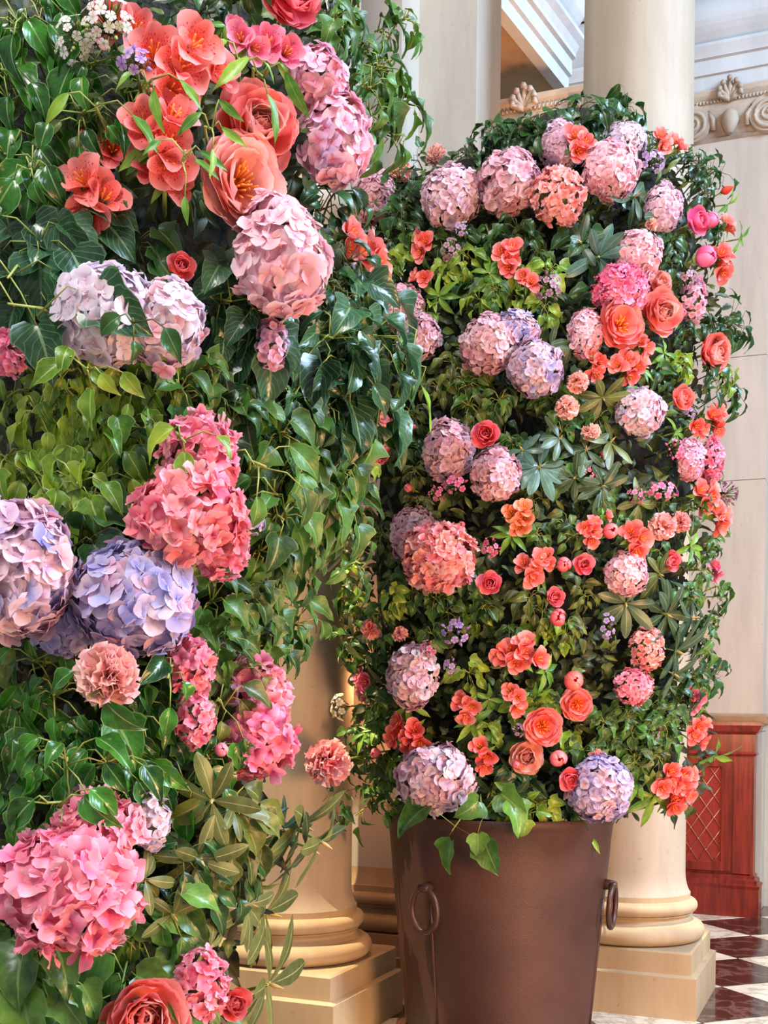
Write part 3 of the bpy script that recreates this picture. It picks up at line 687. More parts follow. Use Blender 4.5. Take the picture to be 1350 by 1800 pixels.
def flower(side, kind, px, py, rp, mat, dz, label, face=None, mat2=None, n=None):
    rx, ry = rp if isinstance(rp, tuple) else (rp, rp)
    z, nrm = surf(side, px, py); z += dz - (.03 if side == 'R' else .04)
    scale = z / F; wx, wy = rx * scale, ry * scale; wr = min(wx, wy) if kind != 'x' else wx
    if face:
        nrm = (nrm + Vector(face)).normalized()
    nrm = (nrm + Vector((RNG.uniform(-.12, .12), 0, RNG.uniform(-.1, .14)))).normalized()
    view = Vector((at(px, py, 1) - Vector((0, 0, EYE)))).normalized()
    nrm = (nrm - view * .35).normalized()
    c = at(px, py, z)
    DISKS[side].append((px, py, max(rx, ry), label, z)); ALLF.append((px, py, max(rx, ry), label, z))
    g = RNG; tw = 0 if rx != ry else g.uniform(0, 6)
    Mr = zframe(nrm, c, 1.0, tw); rel = lambda m_: m_
    names = {'hyd': 'hydrangea', 'hydr': 'hydrangea', 'car': 'carnation', 'peo': 'peony', 'bal': 'peony_bud', 'ros': 'rose', 'als': 'alstroemeria', 'phl': 'phlox', 'bud': 'flower_bud'}
    cats = {'hyd': 'hydrangea', 'hydr': 'hydrangea', 'car': 'carnation', 'peo': 'peony', 'bal': 'peony bud', 'ros': 'rose', 'als': 'alstroemeria', 'phl': 'phlox', 'bud': 'flower bud'}
    grp = {'hyd': 'hydrangea heads in the flower towers', 'hydr': 'hydrangea heads in the flower towers', 'car': 'carnations in the flower towers', 'peo': 'open peonies in the flower towers', 'bal': 'closed peony buds in the flower towers', 'ros': 'roses in the flower towers', 'als': 'alstroemeria sprays in the flower towers', 'phl': 'phlox clusters in the flower towers', 'bud': 'small flower buds in the flower towers'}
    root = thing(names[kind], label, cats[kind], group=grp[kind], M=Mr)
    inv = Mr.inverted().to_3x3()
    back = (inv @ Vector((0, 1, 0)) * .5 + Vector((0, 0, -1))).normalized()
    if kind in ('hyd', 'hydr'):
        fk = 'floret' if kind == 'hyd' else 'floret_r'
        big = max(rx, ry) > 68 if side == 'L' else False
        fs = (.27 if kind == 'hyd' else .30) * (1.0 if side == 'L' else .68)
        N = n or (115 if side == 'L' else 205); sd = Vector((px * .37, py * .11, 0))
        if kind == 'hydr': N = int(N * .9)
        for d in fib_cap(N, radians(118), g):
            s = fs * g.uniform(.85, 1.2) * (wx + wy) / 2; k = .85 + .06 * g.uniform(-1, 1) + .16 * noise.noise(d * 1.7 + sd)
            p = Vector((d.x * wx * k, d.y * wy * k, d.z * wr * k * .92))
            tl = .5 if kind == 'hyd' else .8; nn = (d + Vector((g.uniform(-tl, tl), g.uniform(-tl, tl), g.uniform(-.3, .3)))).normalized()
            obj('floret', fmesh(fk, mat2 if (mat2 and g.random() < .3) else mat, g.randrange(4)), root, zframe(nn, p, s, g.uniform(0, 6)))
        MB().lathe([(.05 * wr, -.7 * wr), (.5 * wr, -.35 * wr), (.70 * wr, .05 * wr), (.55 * wr, .42 * wr), (.05 * wr, .66 * wr)], n=16, M=Matrix.Diagonal((wx / wr, wy / wr, 1))).build('flower_head_core', M['stem_dark'], root, True)
        stem_obj(root, Vector((0, 0, -.6 * wr)), back, .16 if side == 'R' else .2, .005)
    elif kind == 'car':
        N = n or 62
        for i, d in enumerate(fib_cap(N, radians(112), g)):
            s = (wx + wy) / 2 * g.uniform(.92, 1.06) * (.90 + .1 * d.z); dd = (d + Vector((g.uniform(-.2, .2), g.uniform(-.2, .2), 0.1))).normalized()
            obj('petal', fmesh('frill', mat2 if (mat2 and g.random() < .3) else mat, g.randrange(6)), root, zframe(dd, dd * (-.02 * s), s, g.uniform(0, 6)))
        MB().lathe([(.08 * wr, -.95 * wr), (.24 * wr, -.8 * wr), (.28 * wr, -.3 * wr), (.2 * wr, 0)], n=10).build('calyx', M['budgreen'], root, True)
        stem_obj(root, Vector((0, 0, -.8 * wr)), back, .2, .003)
    elif kind in ('peo', 'ros'):
        s0 = (wx + wy) / 2 * (1.18 if kind == 'peo' else 1.05)
        spec = [('outer', 7, 1.0, 0, 0), ('outer', 7, .92, .10, .45), ('mid', 6, .90, .20, 0), ('mid', 6, .80, .22, .5)]
        if kind == 'ros': spec = [('outer', 5, 1.0, 0, 0), ('mid', 5, 1.05, .02, .5), ('mid', 5, .85, .12, 0), ('inner', 5, .85, .10, .3), ('inner', 4, .6, .16, .1), ('inner', 3, .4, .22, .1)]
        elif n != 1: spec = [('outer', 8, .86, .06, 0), ('outer', 8, .84, .10, .5), ('outer', 7, .80, .12, .2), ('outer', 7, .72, .10, .6)]; tilt = [-.42, -.24, -.06, .10]
        else: spec += [('mid', 6, .66, .26, .2), ('inner', 7, .8, .24, 0), ('inner', 6, .62, .28, .3), ('inner', 5, .42, .32, .3)]
        if not (kind == 'peo' and n != 1): tilt = [-.12, -.05] + [0] * 9
        for li, (nm, cnt, s, up, ph) in enumerate(spec):
            for i in range(cnt):
                m_ = RZ((i + ph) * 2 * pi / cnt + g.uniform(-.2, .2)) @ Matrix.Rotation(tilt[li] + g.uniform(-.12, .12), 4, 'X') @ Matrix.Scale(s * s0 * g.uniform(.92, 1.08), 4)
                m_ = Matrix.Translation((0, 0, (-.42 + up) * s0)) @ m_
                obj('petal', fmesh(nm, mat2 if (mat2 and nm != 'outer' and g.random() < .5) else mat, g.randrange(5)), root, m_)
        if kind == 'peo' and n != 1:
            q = MB()
            for i in range(30):
                a = g.uniform(0, 6.28); rr = sqrt(g.random()) * .26; b = Vector((rr * .4 * cos(a), rr * .4 * sin(a), -.34)) * s0; tpt = Vector((rr * cos(a) * 1.2, rr * sin(a) * 1.2, .02 + g.uniform(-.06, .06))) * s0
                q.tube([b, (b + tpt) / 2, tpt], .012 * s0, .022 * s0, 4)
            tag(q.build('stamens', M['stamen'], root, True), 'orange stamens in the heart')
        stem_obj(root, Vector((0, 0, -.40 * s0)), back, .2, .004)
        MB().lathe([(.06 * s0, -.58 * s0), (.22 * s0, -.50 * s0), (.30 * s0, -.40 * s0), (.1 * s0, -.36 * s0)], n=10).build('calyx', M['budgreen'], root, True)
    elif kind == 'bal':
        s0 = (wx + wy) / 2
        for i in range(8):
            s = s0 * .92 * (1.0 - .055 * (i // 3)); m_ = RZ(i * 2.4 + g.uniform(-.2, .2)) @ Matrix.Rotation(g.uniform(-.1, .1), 4, 'X') @ Matrix.Diagonal((s, s, s, 1))
            obj('petal', fmesh('ball', mat, g.randrange(5)), root, m_)
        MB().lathe([(.1 * s0, -1.0 * s0), (.3 * s0, -.82 * s0), (.45 * s0, -.6 * s0), (.1 * s0, -.5 * s0)], n=10).build('calyx', M['budgreen'], root, True)
        stem_obj(root, Vector((0, 0, -.7 * s0)), back, .2, .003)
    elif kind == 'als':
        # a spray of flowers over a whorl of narrow leaves; placed in a disc of radius (wx, wy)
        N = n or 4; fs = (1.22 if N > 1 else .85) * sqrt(wx * wy) / sqrt(max(N, 2) / 2.0); q = MB(); j0 = Vector((0, 0, -.9 * wr))
        for i in range(N):
            a = i * 2.4 + g.uniform(-.3, .3); rr = sqrt((i + .35) / N) * .84
            p = Vector((wx * rr * cos(a), wy * rr * sin(a), g.uniform(-.1, .25) * wr)); dd = (p * .8 / wr + Vector((0, 0, 1.0)) + Vector((g.uniform(-.3, .3), g.uniform(-.3, .3), 0))).normalized()
            mf = zframe(dd, p - dd * fs * .55, 1, 0); fl = obj('flower', None, root, mf); fl.empty_display_size = .01
            rot = g.uniform(0, 6)
            for k2 in range(6):
                obj('petal', fmesh('als' if k2 % 2 == 0 else 'alsn', mat, g.randrange(4)), fl, RZ(rot + k2 * pi / 3) @ Matrix.Scale(fs * g.uniform(.9, 1.08), 4))
            st_ = MB()
            for k2 in range(4):
                t2 = rot + k2 * 1.6; st_.tube([Vector((0, 0, 0)), Vector((.06 * cos(t2), .06 * sin(t2), .45)) * fs, Vector((.16 * cos(t2), .16 * sin(t2), .8)) * fs], .018 * fs, .03 * fs, 4)
            st_.build('stamens', M['stamen'], fl, True)
            q.tube([p - dd * fs * .55, (p - dd * fs * .9 + j0) / 2, j0], .0022, .0028, 4)
        for i in range(4 + N // 2):
            a = g.uniform(0, 6.28); dd = Vector((cos(a), sin(a), g.uniform(-.2, .5))).normalized(); ln = g.uniform(.9, 1.3) * (wx + wy) / 2
            obj('leaf', leaf_mesh('lance', 'lance', g.randrange(3)), root, frame(dd, Vector((0, 0, 1)), Vector((0, 0, -.45 * wr)), ln))
        q.tube([j0, j0 + back * .16], .004, .004, 5); q.build('stem', M['stem'], root, True)
    elif kind == 'phl':
        N = n or 16; fs = .30 * sqrt(wx * wy) * (14 / N) ** .5; q = MB(); j0 = Vector((0, 0, -wr * .9))
        for i, d in enumerate(fib_cap(N, radians(85), g)):
            p = Vector((d.x * wx * .9, d.y * wy * .9, d.z * wr * .6)); 
            if g.random() < .28: obj('bud', fmesh('bud', mat2 or mat, 0), root, zframe(d, p, fs * .8, 0))
            else: obj('floret', fmesh('phlox', mat, g.randrange(3)), root, zframe(d + Vector((g.uniform(-.4, .4), g.uniform(-.4, .4), .2)), p, fs * g.uniform(.85, 1.2), g.uniform(0, 6)))
            q.tube([p, p * .5 + j0 * .3, j0], .0012, .0018, 3)
        for i in range(14):
            a = g.uniform(0, 6.28); rr = sqrt(g.random()) * .95; p = Vector((wx * rr * cos(a), wy * rr * sin(a), g.uniform(-.1, .45) * wr)); obj('bud', fmesh('bud', 'budgreen' if g.random() < .5 else mat, 0), root, zframe(p + Vector((0, 0, wr)), p, fs * .42, 0)); q.tube([p, p * .4 + j0 * .5], .001, .0015, 3)
        q.tube([j0, j0 + back * .16], .003, .003, 5); q.build('stem', M['stem_dark'], root, True)
    elif kind == 'bud':
        s0 = (wx + wy) / 2
        obj('petal', fmesh('bud', mat, 0), root, Matrix.Scale(s0 * 1.25, 4))
        for i in range(4): obj('sepal', leaf_mesh('lance', 'lance', i % 3), root, frame(Vector((cos(i * 1.57 + .4) * .5, sin(i * 1.57 + .4) * .5, 1)), Vector((cos(i * 1.57 + .4), sin(i * 1.57 + .4), 0)), Vector((0, 0, -.75 * s0)), s0 * 1.1))
        stem_obj(root, Vector((0, 0, -.5 * s0)), back, .18, .0022)
    return root

# ------------------------------------------------------------------ every flower in view: kind, px, py, radius px, colour, depth offset, label
FL = [
 # tower on the bronze planter
 ('R','hyd',662,345,(42,50),'dusty',0,'dusty pink hydrangea on the outermost left shoulder of the planter tower',{}),
 ('R','hyd',793,348,58,'lilacpink',0,'pale lilac-pink hydrangea below the lone peach carnation on the tower top',{'mat2':'mauve'}),
 ('R','hyd',893,322,60,'dusty',0,'dusty pink hydrangea in the upper row beside the pale lilac-pink one',{'mat2':'mauve'}),
 ('R','hyd',988,255,(42,46),'lilacpink',.02,'lilac-white hydrangea behind the topmost coral alstroemeria',{}),
 ('R','hyd',1072,300,(54,56),'palepink',-.03,'large pale pink ruffled hydrangea near the tower top',{}),
 ('R','hyd',1098,245,(42,30),'whitelilac',.02,'whitish pink hydrangea topmost beside the column',{}),
 ('R','hydr',980,345,(50,50),'salmon',-.03,'salmon ruffled bloom under the topmost coral alstroemeria',{'n':100}),
 ('R','hyd',1165,365,(36,46),'lilacpink',0,'pale lilac hydrangea behind rhododendron leaves at the upper right',{}),
 ('R','hyd',1122,450,(46,46),'palepink',-.01,'light pink hydrangea above the hot pink one',{}),
 ('R','hydr',1090,510,(48,44),'hotpink',-.03,'hot pink ruffled hydrangea above the open orange-hearted peony',{}),
 ('R','hyd',706,545,(44,46),'dusty',0,'dusty rose hydrangea lobe beside the large streaked coral spray',{'mat2':'mauve'}),
 ('R','hyd',735,592,(42,44),'mauve',0,'mauve-rose hydrangea lobe above a dark gap in the leaves',{'mat2':'dusty'}),
 ('R','hyd',860,605,(54,56),'mauve',-.01,'mauve-pink hydrangea at the left of the lilac trio',{'mat2':'dusty'}),
 ('R','hyd',905,585,(44,42),'lilacblue',0,'bluish lilac hydrangea in the middle of the lilac trio',{'mat2':'mauve'}),
 ('R','hyd',943,648,(52,52),'lilacpink',-.02,'violet-pink hydrangea lowest of the lilac trio',{'mat2':'lilac'}),
 ('R','hyd',1030,585,(34,46),'palepink',.01,'pale pink hydrangea beside the open orange-hearted peony',{}),
 ('R','hyd',1125,725,(46,44),'whitelilac',-.01,'very pale pink hydrangea under a trailing green stem',{'mat2':'palepink'}),
 ('R','hyd',788,790,(48,60),'mauve',0,'mauve hydrangea left of the hot coral rose',{'mat2':'dusty'}),
 ('R','hyd',872,835,(46,52),'dusty',-.01,'dusty pink hydrangea below the hot coral rose',{'mat2':'lilacpink'}),
 ('R','hyd',730,942,(50,54),'mauve',.04,'greyish mauve hydrangea half hidden behind the big salmon bloom',{}),
 ('R','hydr',770,978,64,'salmon',-.03,'big round salmon hydrangea at mid height of the planter tower',{'mat2':'salmonpink'}),
 ('R','hyd',1100,1008,(42,42),'palepink',0,'pale pink hydrangea below the coral freesia-like spray',{}),
 ('R','hyd',725,1188,(48,62),'mauve',0,'pale mauve hydrangea above the red-orange alstroemeria',{'mat2':'whitelilac'}),
 ('R','hydr',1138,1140,(30,42),'salmon',0,'small salmon-pink hydrangea among dark rhododendron leaves',{'n':90}),
 ('R','hydr',1112,1208,(38,32),'pink',0,'small pink hydrangea beneath the rhododendron leaves',{'n':90}),
 ('R','hyd',765,1368,(74,66),'lilacpink',-.05,'largest pale mauve hydrangea hanging over the planter rim',{'mat2':'whitelilac'}),
 ('R','hyd',1055,1388,(60,62),'lilac',-.05,'lilac hydrangea over the right side of the planter rim',{'mat2':'lilacpink'}),
 ('R','hyd',1212,808,(28,42),'pinklilac',.01,'pink-lilac hydrangea beside the hot pink one at the tower edge',{}),
 ('R','hydr',1250,812,(22,44),'hotpink',.02,'narrow hot pink hydrangea at the right edge of the tower',{'n':80}),
 ('R','hydr',648,768,(46,54),'salmonpink',-.02,'coral ruffled hydrangea at the left edge of the planter tower',{'mat2':'coral'}),
 ('R','hyd',1218,525,(26,48),'pinklilac',.03,'loose pink hydrangea under the streaked salmon spray at the edge',{'n':70}),
 ('R','car',768,275,(20,22),'peach',0,'lone peach carnation on top of the tower before the grey pier',{}),
 ('R','car',706,303,(21,23),'peach',-.02,'peach-orange carnation above the dusty pink shoulder hydrangea',{}),
 ('R','car',1015,673,(21,20),'peach',-.02,'upper of the two pale peach carnations below the lilac trio',{}),
 ('R','car',996,717,(23,22),'peach',-.02,'lower of the two pale peach carnations below the lilac trio',{}),
 ('R','car',1038,760,(15,22),'peach',0,'small pinched peach carnation left of the very pale hydrangea',{'n':34}),
 ('R','car',1163,925,(20,34),'salmon',0,'tall salmon carnation above the coral tulip-like peony',{}),
 ('R','car',1195,918,(16,26),'salmon',.01,'narrow dull salmon carnation beside the taller salmon one',{'n':40}),
 ('R','car',655,1107,(26,17),'salmon',.01,'faded salmon carnation at the lower left edge of the tower',{'n':40}),
 ('R','car',704,1115,(13,18),'salmon',.0,'tiny salmon carnation bud above the pale mauve hydrangea',{'n':30}),
 ('R','car',1050,1332,(20,18),'salmon',0,'dusty salmon carnation above the lilac rim hydrangea',{'n':40}),
 ('R','car',580,1340,(43,47),'salmonpink',-.17,'large pink and white carnation in front of the lit column',{'mat2':'palepink','n':85}),
 ('R','car',1145,395,(14,12),'peach',-.01,'tiny peach carnation between rhododendron leaves',{'n':26}),
 ('R','peo',1095,568,(44,46),'coral',-.05,'open coral peony with an orange heart',{'mat2':'peachlight'}),
 ('R','peo',1163,550,(32,46),'coral',-.02,'coral peony right of the open orange-hearted one',{'n':1,'mat2':'peach'}),
 ('R','peo',1160,498,(26,22),'peachlight',.0,'peach-coral peony above the coral one',{'n':1}),
 ('R','peo',1256,620,(34,38),'coral',-.01,'coral cup-shaped peony at the tower edge against the pilaster',{'n':1,'mat2':'peachlight'}),
 ('R','ros',1200,700,(34,20),'coral',-.02,'flattened coral rose right of the very pale hydrangea',{}),
 ('R','ros',854,762,(28,30),'coralhot',-.06,'hot coral rose on the mauve hydrangea',{}),
 ('R','ros',861,1026,(24,25),'coralhot',-.02,'red-coral rose right of the big salmon hydrangea',{}),
 ('R','ros',1026,991,(23,22),'coralhot',-.02,'hot coral rose left of the pale pink hydrangea',{}),
 ('R','bal',990,993,(15,19),'coralhot',-.01,'closed coral bud touching the hot coral rose',{}),
 ('R','ros',976,1050,(21,19),'coralhot',0,'spiky coral rose above the round coral bud',{}),
 ('R','bal',980,1086,(19,19),'coralhot',-.01,'round coral bud under the spiky coral rose',{}),
 ('R','bal',1072,934,(18,19),'coralhot',-.03,'smooth round coral bud in the middle of the coral spray',{}),
 ('R','ros',1228,388,(30,30),'magenta',-.02,'magenta peony at the upper right edge of the tower',{}),
 ('R','bal',1248,388,(16,20),'magenta',-.04,'round magenta bud beside the magenta peony',{}),
 ('R','bal',1237,452,(20,30),'magenta',-.01,'tall magenta bud below the magenta peony',{}),
 ('R','bal',1007,1197,(23,24),'coral',-.03,'round coral peony bud above an open coral peony',{}),
 ('R','peo',1015,1238,(33,29),'coral',-.01,'open coral peony under the round coral bud',{'n':0,'mat2':'peachlight'}),
 ('R','peo',955,1278,(36,36),'coral',-.03,'open coral peony with frilled petals above the pink buds',{'n':0,'mat2':'peach'}),
 ('R','peo',926,1330,(34,30),'peach',-.02,'orange-peach peony beside the pink bud near the rim',{'n':1}),
 ('R','bal',980,1333,(19,21),'coralhot',-.05,'upper of two hot pink buds near the planter rim',{}),
 ('R','ros',1002,1371,(23,27),'coralhot',-.06,'lower hot pink half-open bud touching the lilac rim hydrangea',{}),
 ('R','bal',907,1344,(10,11),'coralhot',-.04,'small pink bud at the left of the orange-peach peony',{}),
 ('R','ros',1180,985,(22,23),'coralhot',-.01,'coral tulip-like peony right of the pale pink hydrangea',{}),
 ('R','bal',706,762,(10,11),'coralhot',0,'small round coral bud right of the coral ruffled hydrangea',{}),
 ('R','bal',728,750,(6,6),'coralhot',0,'tiniest coral bud near the mauve hydrangea',{}),
 ('R','bal',661,1323,(11,13),'coralhot',0,'small pink bud left of the red-orange alstroemeria',{}),
 ('R','bal',718,858,(10,10),'coralhot',0,'little coral bud on a brown stem among pink phlox',{}),
 ('R','bal',636,933,(12,12),'coralhot',0,'little coral bud below the pink phlox at the left edge',{}),
 ('R','bal',1198,549,(10,10),'magenta',-.02,'tiny magenta bud right of the coral peony',{}),
 ('R','bal',812,922,(8,8),'coralhot',-.0,'tiny coral bud above the big salmon hydrangea',{}),
 ('R','als',742,425,(22,26),'als',0,'coral alstroemeria below the dusty pink upper hydrangeas',{'n':3}),
 ('R','als',740,490,(20,14),'als',0,'small orange-coral alstroemeria under the taller one',{'n':2}),
 ('R','als',890,455,(32,26),'als',-.01,'coral alstroemeria among bright green leaves',{'n':4}),
 ('R','als',928,495,(16,20),'als',-.01,'single coral alstroemeria flower below a coral cluster',{'n':2}),
 ('R','als',1020,250,(28,26),'als',-.05,'topmost coral alstroemeria in front of the lilac-white hydrangea',{'n':3}),
 ('R','als',1165,248,(24,16),'als',0,'coral alstroemeria at the very top right beside the column edge',{'n':3}),
 ('R','als',1192,257,(16,18),'als',0,'red-coral alstroemeria flower with violet phlox beside it',{'n':2}),
 ('R','als',1268,460,(24,34),'als',0,'salmon alstroemeria hanging right of the magenta buds',{'n':4}),
 ('R','als',1282,400,(16,20),'als',.02,'thin coral alstroemeria with long green leaves at the edge',{'n':2}),
 ('R','als',1048,640,(18,24),'alsred',-.01,'red-coral alstroemeria under the pale pink hydrangea',{'n':3}),
 ('R','als',1110,645,(40,26),'als',-.02,'wide coral alstroemeria below the open orange-hearted peony',{'n':5}),
 ('R','als',1130,610,(20,14),'als',-.02,'coral alstroemeria flower tucked under the open peony petals',{'n':2}),
 ('R','als',1258,740,(24,28),'alsred',0,'red-coral alstroemeria at the edge below the coral rose',{'n':4}),
 ('R','als',1225,750,(18,18),'alsred',0,'small red alstroemeria between coral rose and pink-lilac hydrangea',{'n':2}),
 ('R','als',1240,872,(32,28),'als',-.01,'coral alstroemeria at the edge above a peach cluster',{'n':4}),
 ('R','als',1268,905,(28,26),'als',-.01,'peach-coral alstroemeria sticking out over the pilaster',{'n':3}),
 ('R','als',1038,935,(22,24),'als',-.02,'coral freesia-like spray left of the smooth coral bud',{'n':4}),
 ('R','als',1120,945,(24,32),'als',-.03,'coral alstroemeria right of the smooth coral bud',{'n':3}),
 ('R','als',1062,905,(16,18),'als',-.01,'coral trumpet flower above the smooth coral bud',{'n':1}),
 ('R','als',912,910,(32,24),'alsorange',-.01,'orange alstroemeria below the dusty pink hydrangea',{'n':4}),
 ('R','als',930,1000,(34,24),'als',-.01,'salmon alstroemeria fan left of the closed coral bud',{'n':4}),
 ('R','als',965,980,(16,16),'als',-.01,'salmon alstroemeria flower next to the closed coral bud',{'n':2}),
 ('R','als',912,1148,(46,36),'als',-.02,'large coral alstroemeria spray in the lower middle',{'n':6}),
 ('R','als',905,1225,(20,28),'als',-.01,'coral alstroemeria hanging under the large coral spray',{'n':3}),
 ('R','als',822,1240,(24,26),'als',-.01,'coral alstroemeria among lime leaves left of the large spray',{'n':3}),
 ('R','als',714,1292,(44,34),'alsred',-.02,'red-orange alstroemeria above the largest mauve hydrangea',{'n':7}),
 ('R','als',850,1326,(20,30),'alsred',-.02,'red alstroemeria right of the largest mauve hydrangea',{'n':3}),
 ('R','als',1188,1382,(48,50),'alsred',-.02,'big scarlet alstroemeria cluster at the lower right of the tower',{'n':11}),
 ('R','als',1232,1288,(26,30),'alsred',-.01,'scarlet alstroemeria above the big scarlet cluster',{'n':5}),
 ('R','als',1222,1225,(22,20),'alspink',.02,'faded pink alstroemeria behind the grey-green leaves at the edge',{'n':3}),
 ('R','als',1258,1000,(16,18),'alspink',.02,'dusty pink alstroemeria at the edge before the pilaster',{'n':3}),
 ('R','als',637,1200,(22,26),'alspink',.02,'pink-red alstroemeria in shade at the lower left edge',{'n':3}),
 ('R','bud',1275,335,(12,16),'coral',0,'closed coral alstroemeria bud sticking up at the right edge',{}),
 ('R','bud',1060,800,(6,12),'magenta',0,'slim pink bud above the middle rhododendron leaves',{}),
 ('R','phl',812,402,(12,14),'phloxlilac',-.04,'violet phlox floret cluster on the pale lilac-pink hydrangea',{'n':6}),
 ('R','phl',792,440,(18,22),'phloxdusty',-.0,'pinkish phlox buds right of the coral alstroemeria',{'n':12}),
 ('R','phl',640,868,(28,26),'phlox',0,'hot pink phlox at the left edge of the planter tower',{'n':14}),
 ('R','phl',800,852,(24,16),'phlox',-.05,'hot pink phlox under the mauve hydrangea',{'n':10}),
 ('R','phl',768,868,(16,14),'phlox',-.04,'pink phlox sprig above the greyish mauve hydrangea',{'n':7}),
 ('R','phl',864,962,(18,18),'phlox',0,'light pink phlox right of the big salmon hydrangea',{'n':9}),
 ('R','phl',752,1140,(14,16),'phlox',-.05,'hot pink phlox on the pale mauve hydrangea',{'n':7}),
 ('R','phl',800,1112,(28,24),'phloxlilac',0,'pale lilac phlox right of the tiny salmon carnation',{'n':12}),
 ('R','phl',792,1170,(12,16),'phloxlilac',0,'small lilac phlox below the pale lilac phlox',{'n':6}),
 ('R','phl',965,505,(24,30),'phloxdusty',0,'small pink phlox above the lilac trio',{'n':14}),
 ('R','phl',1165,862,(34,18),'phlox',0,'magenta phlox left of the edge alstroemeria',{'n':14}),
 ('R','phl',1278,868,(26,24),'phloxdusty',.01,'dusty purple phlox at the right edge',{'n':18}),
 ('R','phl',1148,284,(24,22),'phloxlilac',-.01,'lilac phlox under the topmost right alstroemeria',{'n':14}),
 ('R','phl',1185,790,(24,20),'phlox',0,'pale pink phlox left of the pink-lilac hydrangea',{'n':12}),
 ('R','phl',1210,490,(18,20),'phloxdusty',0,'dusty lilac phlox below the tall magenta bud',{'n':10}),
 ('R','phl',1215,725,(14,10),'phloxlilac',-.02,'violet phlox florets under the coral rose',{'n':6}),
 ('R','phl',600,1242,(24,26),'phloxwhite',0,'greenish phlox buds sticking out over the lit column',{'n':16}),
 ('R','phl',1068,1100,(14,24),'phloxlilac',.02,'shaded lilac phlox below the pale pink hydrangea',{'n':9}),
 ('R','phl',1038,832,(15,14),'phlox',0,'pink clover-like bud head in the middle rhododendron',{'n':12}),
 ('R','phl',1118,870,(18,15),'phlox',0,'pink clover-like bud head above the coral alstroemeria',{'n':12}),
 ('R','phl',912,1284,(12,12),'phloxlilac',-.02,'tiny lilac phlox left of the frilled coral peony',{'n':6}),
 ('R','phl',1150,1290,(18,14),'phloxdusty',.02,'tiny whitish phlox left of the scarlet alstroemeria',{'n':8}),
 # nearer wall of flowers
 ('L','peo',432,318,(86,92),'peachlight',-.10,'huge open peach peony with an orange heart',{'mat2':'peachlight','face':(.5,0,-.1)}),
 ('L','peo',455,222,(68,76),'coral',-.03,'large coral peony behind the huge peach one',{'n':1,'mat2':'peach'}),
 ('L','hyd',556,140,(58,64),'pinklilac',-.01,'upper pink-lilac hydrangea under the hanging ivy',{'n':70}),
 ('L','hyd',588,245,(68,86),'pinklilac',-.03,'large pink-lilac hydrangea beside the huge peach peony',{'mat2':'palepink','n':85}),
 ('L','hyd',492,455,(86,110),'palepink',-.08,'large pale pink hydrangea below the huge peach peony',{'n':100}),
 ('L','hyd',478,605,(30,48),'pinklilac',-.01,'narrow lilac-pink hydrangea tail under the large pale pink one',{'n':45}),
 ('L','hyd',190,555,(96,92),'whitelilac',-.02,'white-lilac hydrangea beside the large veined ivy leaf',{'n':110}),
 ('L','hyd',292,570,(68,84),'whitelilac',-.03,'blush white hydrangea under the small dark red carnation',{'mat2':'palepink','n':100}),
 ('L','hydr',350,800,(72,74),'pink',-.03,'pink ruffled hydrangea lobe under the curling yellow-green ivy',{'n':60}),
 ('L','hydr',335,905,(98,84),'salmonpink',-.07,'big salmon-pink hydrangea lobe above the lilac one',{'n':80,'mat2':'pink'}),
 ('L','hydr',388,962,(48,60),'pink',-.03,'lower pink hydrangea lobe touching the lilac florets',{'n':50}),
 ('L','hyd',240,1050,(112,104),'lilacblue',-.03,'large blue-lilac hydrangea above the salmon carnation',{'n':130,'mat2':'lilac'}),
 ('L','hyd',35,1000,(92,130),'lilacpink',-.04,'pale lilac and white hydrangea cut by the left frame edge',{'n':130,'mat2':'lilacblue'}),
 ('L','hyd',110,1105,(60,50),'lilac',.04,'shaded violet hydrangea between the two big lilac ones',{'n':70}),
 ('L','hyd',446,910,(22,34),'lilac',.04,'sliver of lilac hydrangea behind the salmon-pink one',{'n':36}),
 ('L','car',190,1190,(58,66),'salmon',-.07,'salmon carnation under the large blue-lilac hydrangea',{'mat2':'peach','n':90}),
 ('L','hydr',335,1170,(42,52),'pink',-.02,'pink bloom right of the salmon carnation',{'n':50}),
 ('L','hydr',342,1262,(34,54),'pink',-.01,'pink bloom below and behind the glossy ivy',{'n':45}),
 ('L','hydr',450,1215,(62,60),'pink',-.02,'pink ruffled hydrangea upper lobe beside the lit column',{'n':60}),
 ('L','hydr',455,1300,(66,66),'hotpink',-.04,'pink ruffled hydrangea lower lobe above the rhododendron',{'n':66,'mat2':'pink'}),
 ('L','hydr',170,1460,(78,74),'pink',-.02,'upper lobe of the giant pink hydrangea near the bottom',{'n':75}),
 ('L','hydr',120,1565,(118,112),'pink',-.08,'giant pink ruffled hydrangea near the bottom',{'n':120,'mat2':'hotpink'}),
 ('L','hyd',270,1445,(28,58),'whitelilac',.0,'narrow pale lilac hydrangea beside the giant pink one',{'n':45}),
 ('L','hydr',15,620,(32,44),'hotpink',.01,'hot pink bloom cut by the left frame edge',{'n':45}),
 ('L','peo',255,1790,(76,84),'coral',-.04,'coral peony cut by the bottom frame edge',{'n':1,'mat2':'peachlight'}),
 ('L','hydr',352,1735,(48,66),'pink',-.05,'pink ruffled bloom beside the coral peony at the bottom',{'n':55}),
 ('L','ros',412,1765,(32,42),'red',.0,'red rose partly hidden behind the bottom pink bloom',{}),
 ('L','als',300,115,(80,66),'als',-.06,'largest streaked coral alstroemeria near the top',{'n':4}),
 ('L','als',275,250,(74,66),'als',-.05,'streaked coral alstroemeria left of the huge peach peony',{'n':4}),
 ('L','als',375,130,(38,50),'als',-.03,'coral alstroemeria beside the large coral peony',{'n':2}),
 ('L','als',225,55,(46,44),'als',.0,'coral alstroemeria behind the pale phlox buds at the top',{'n':2}),
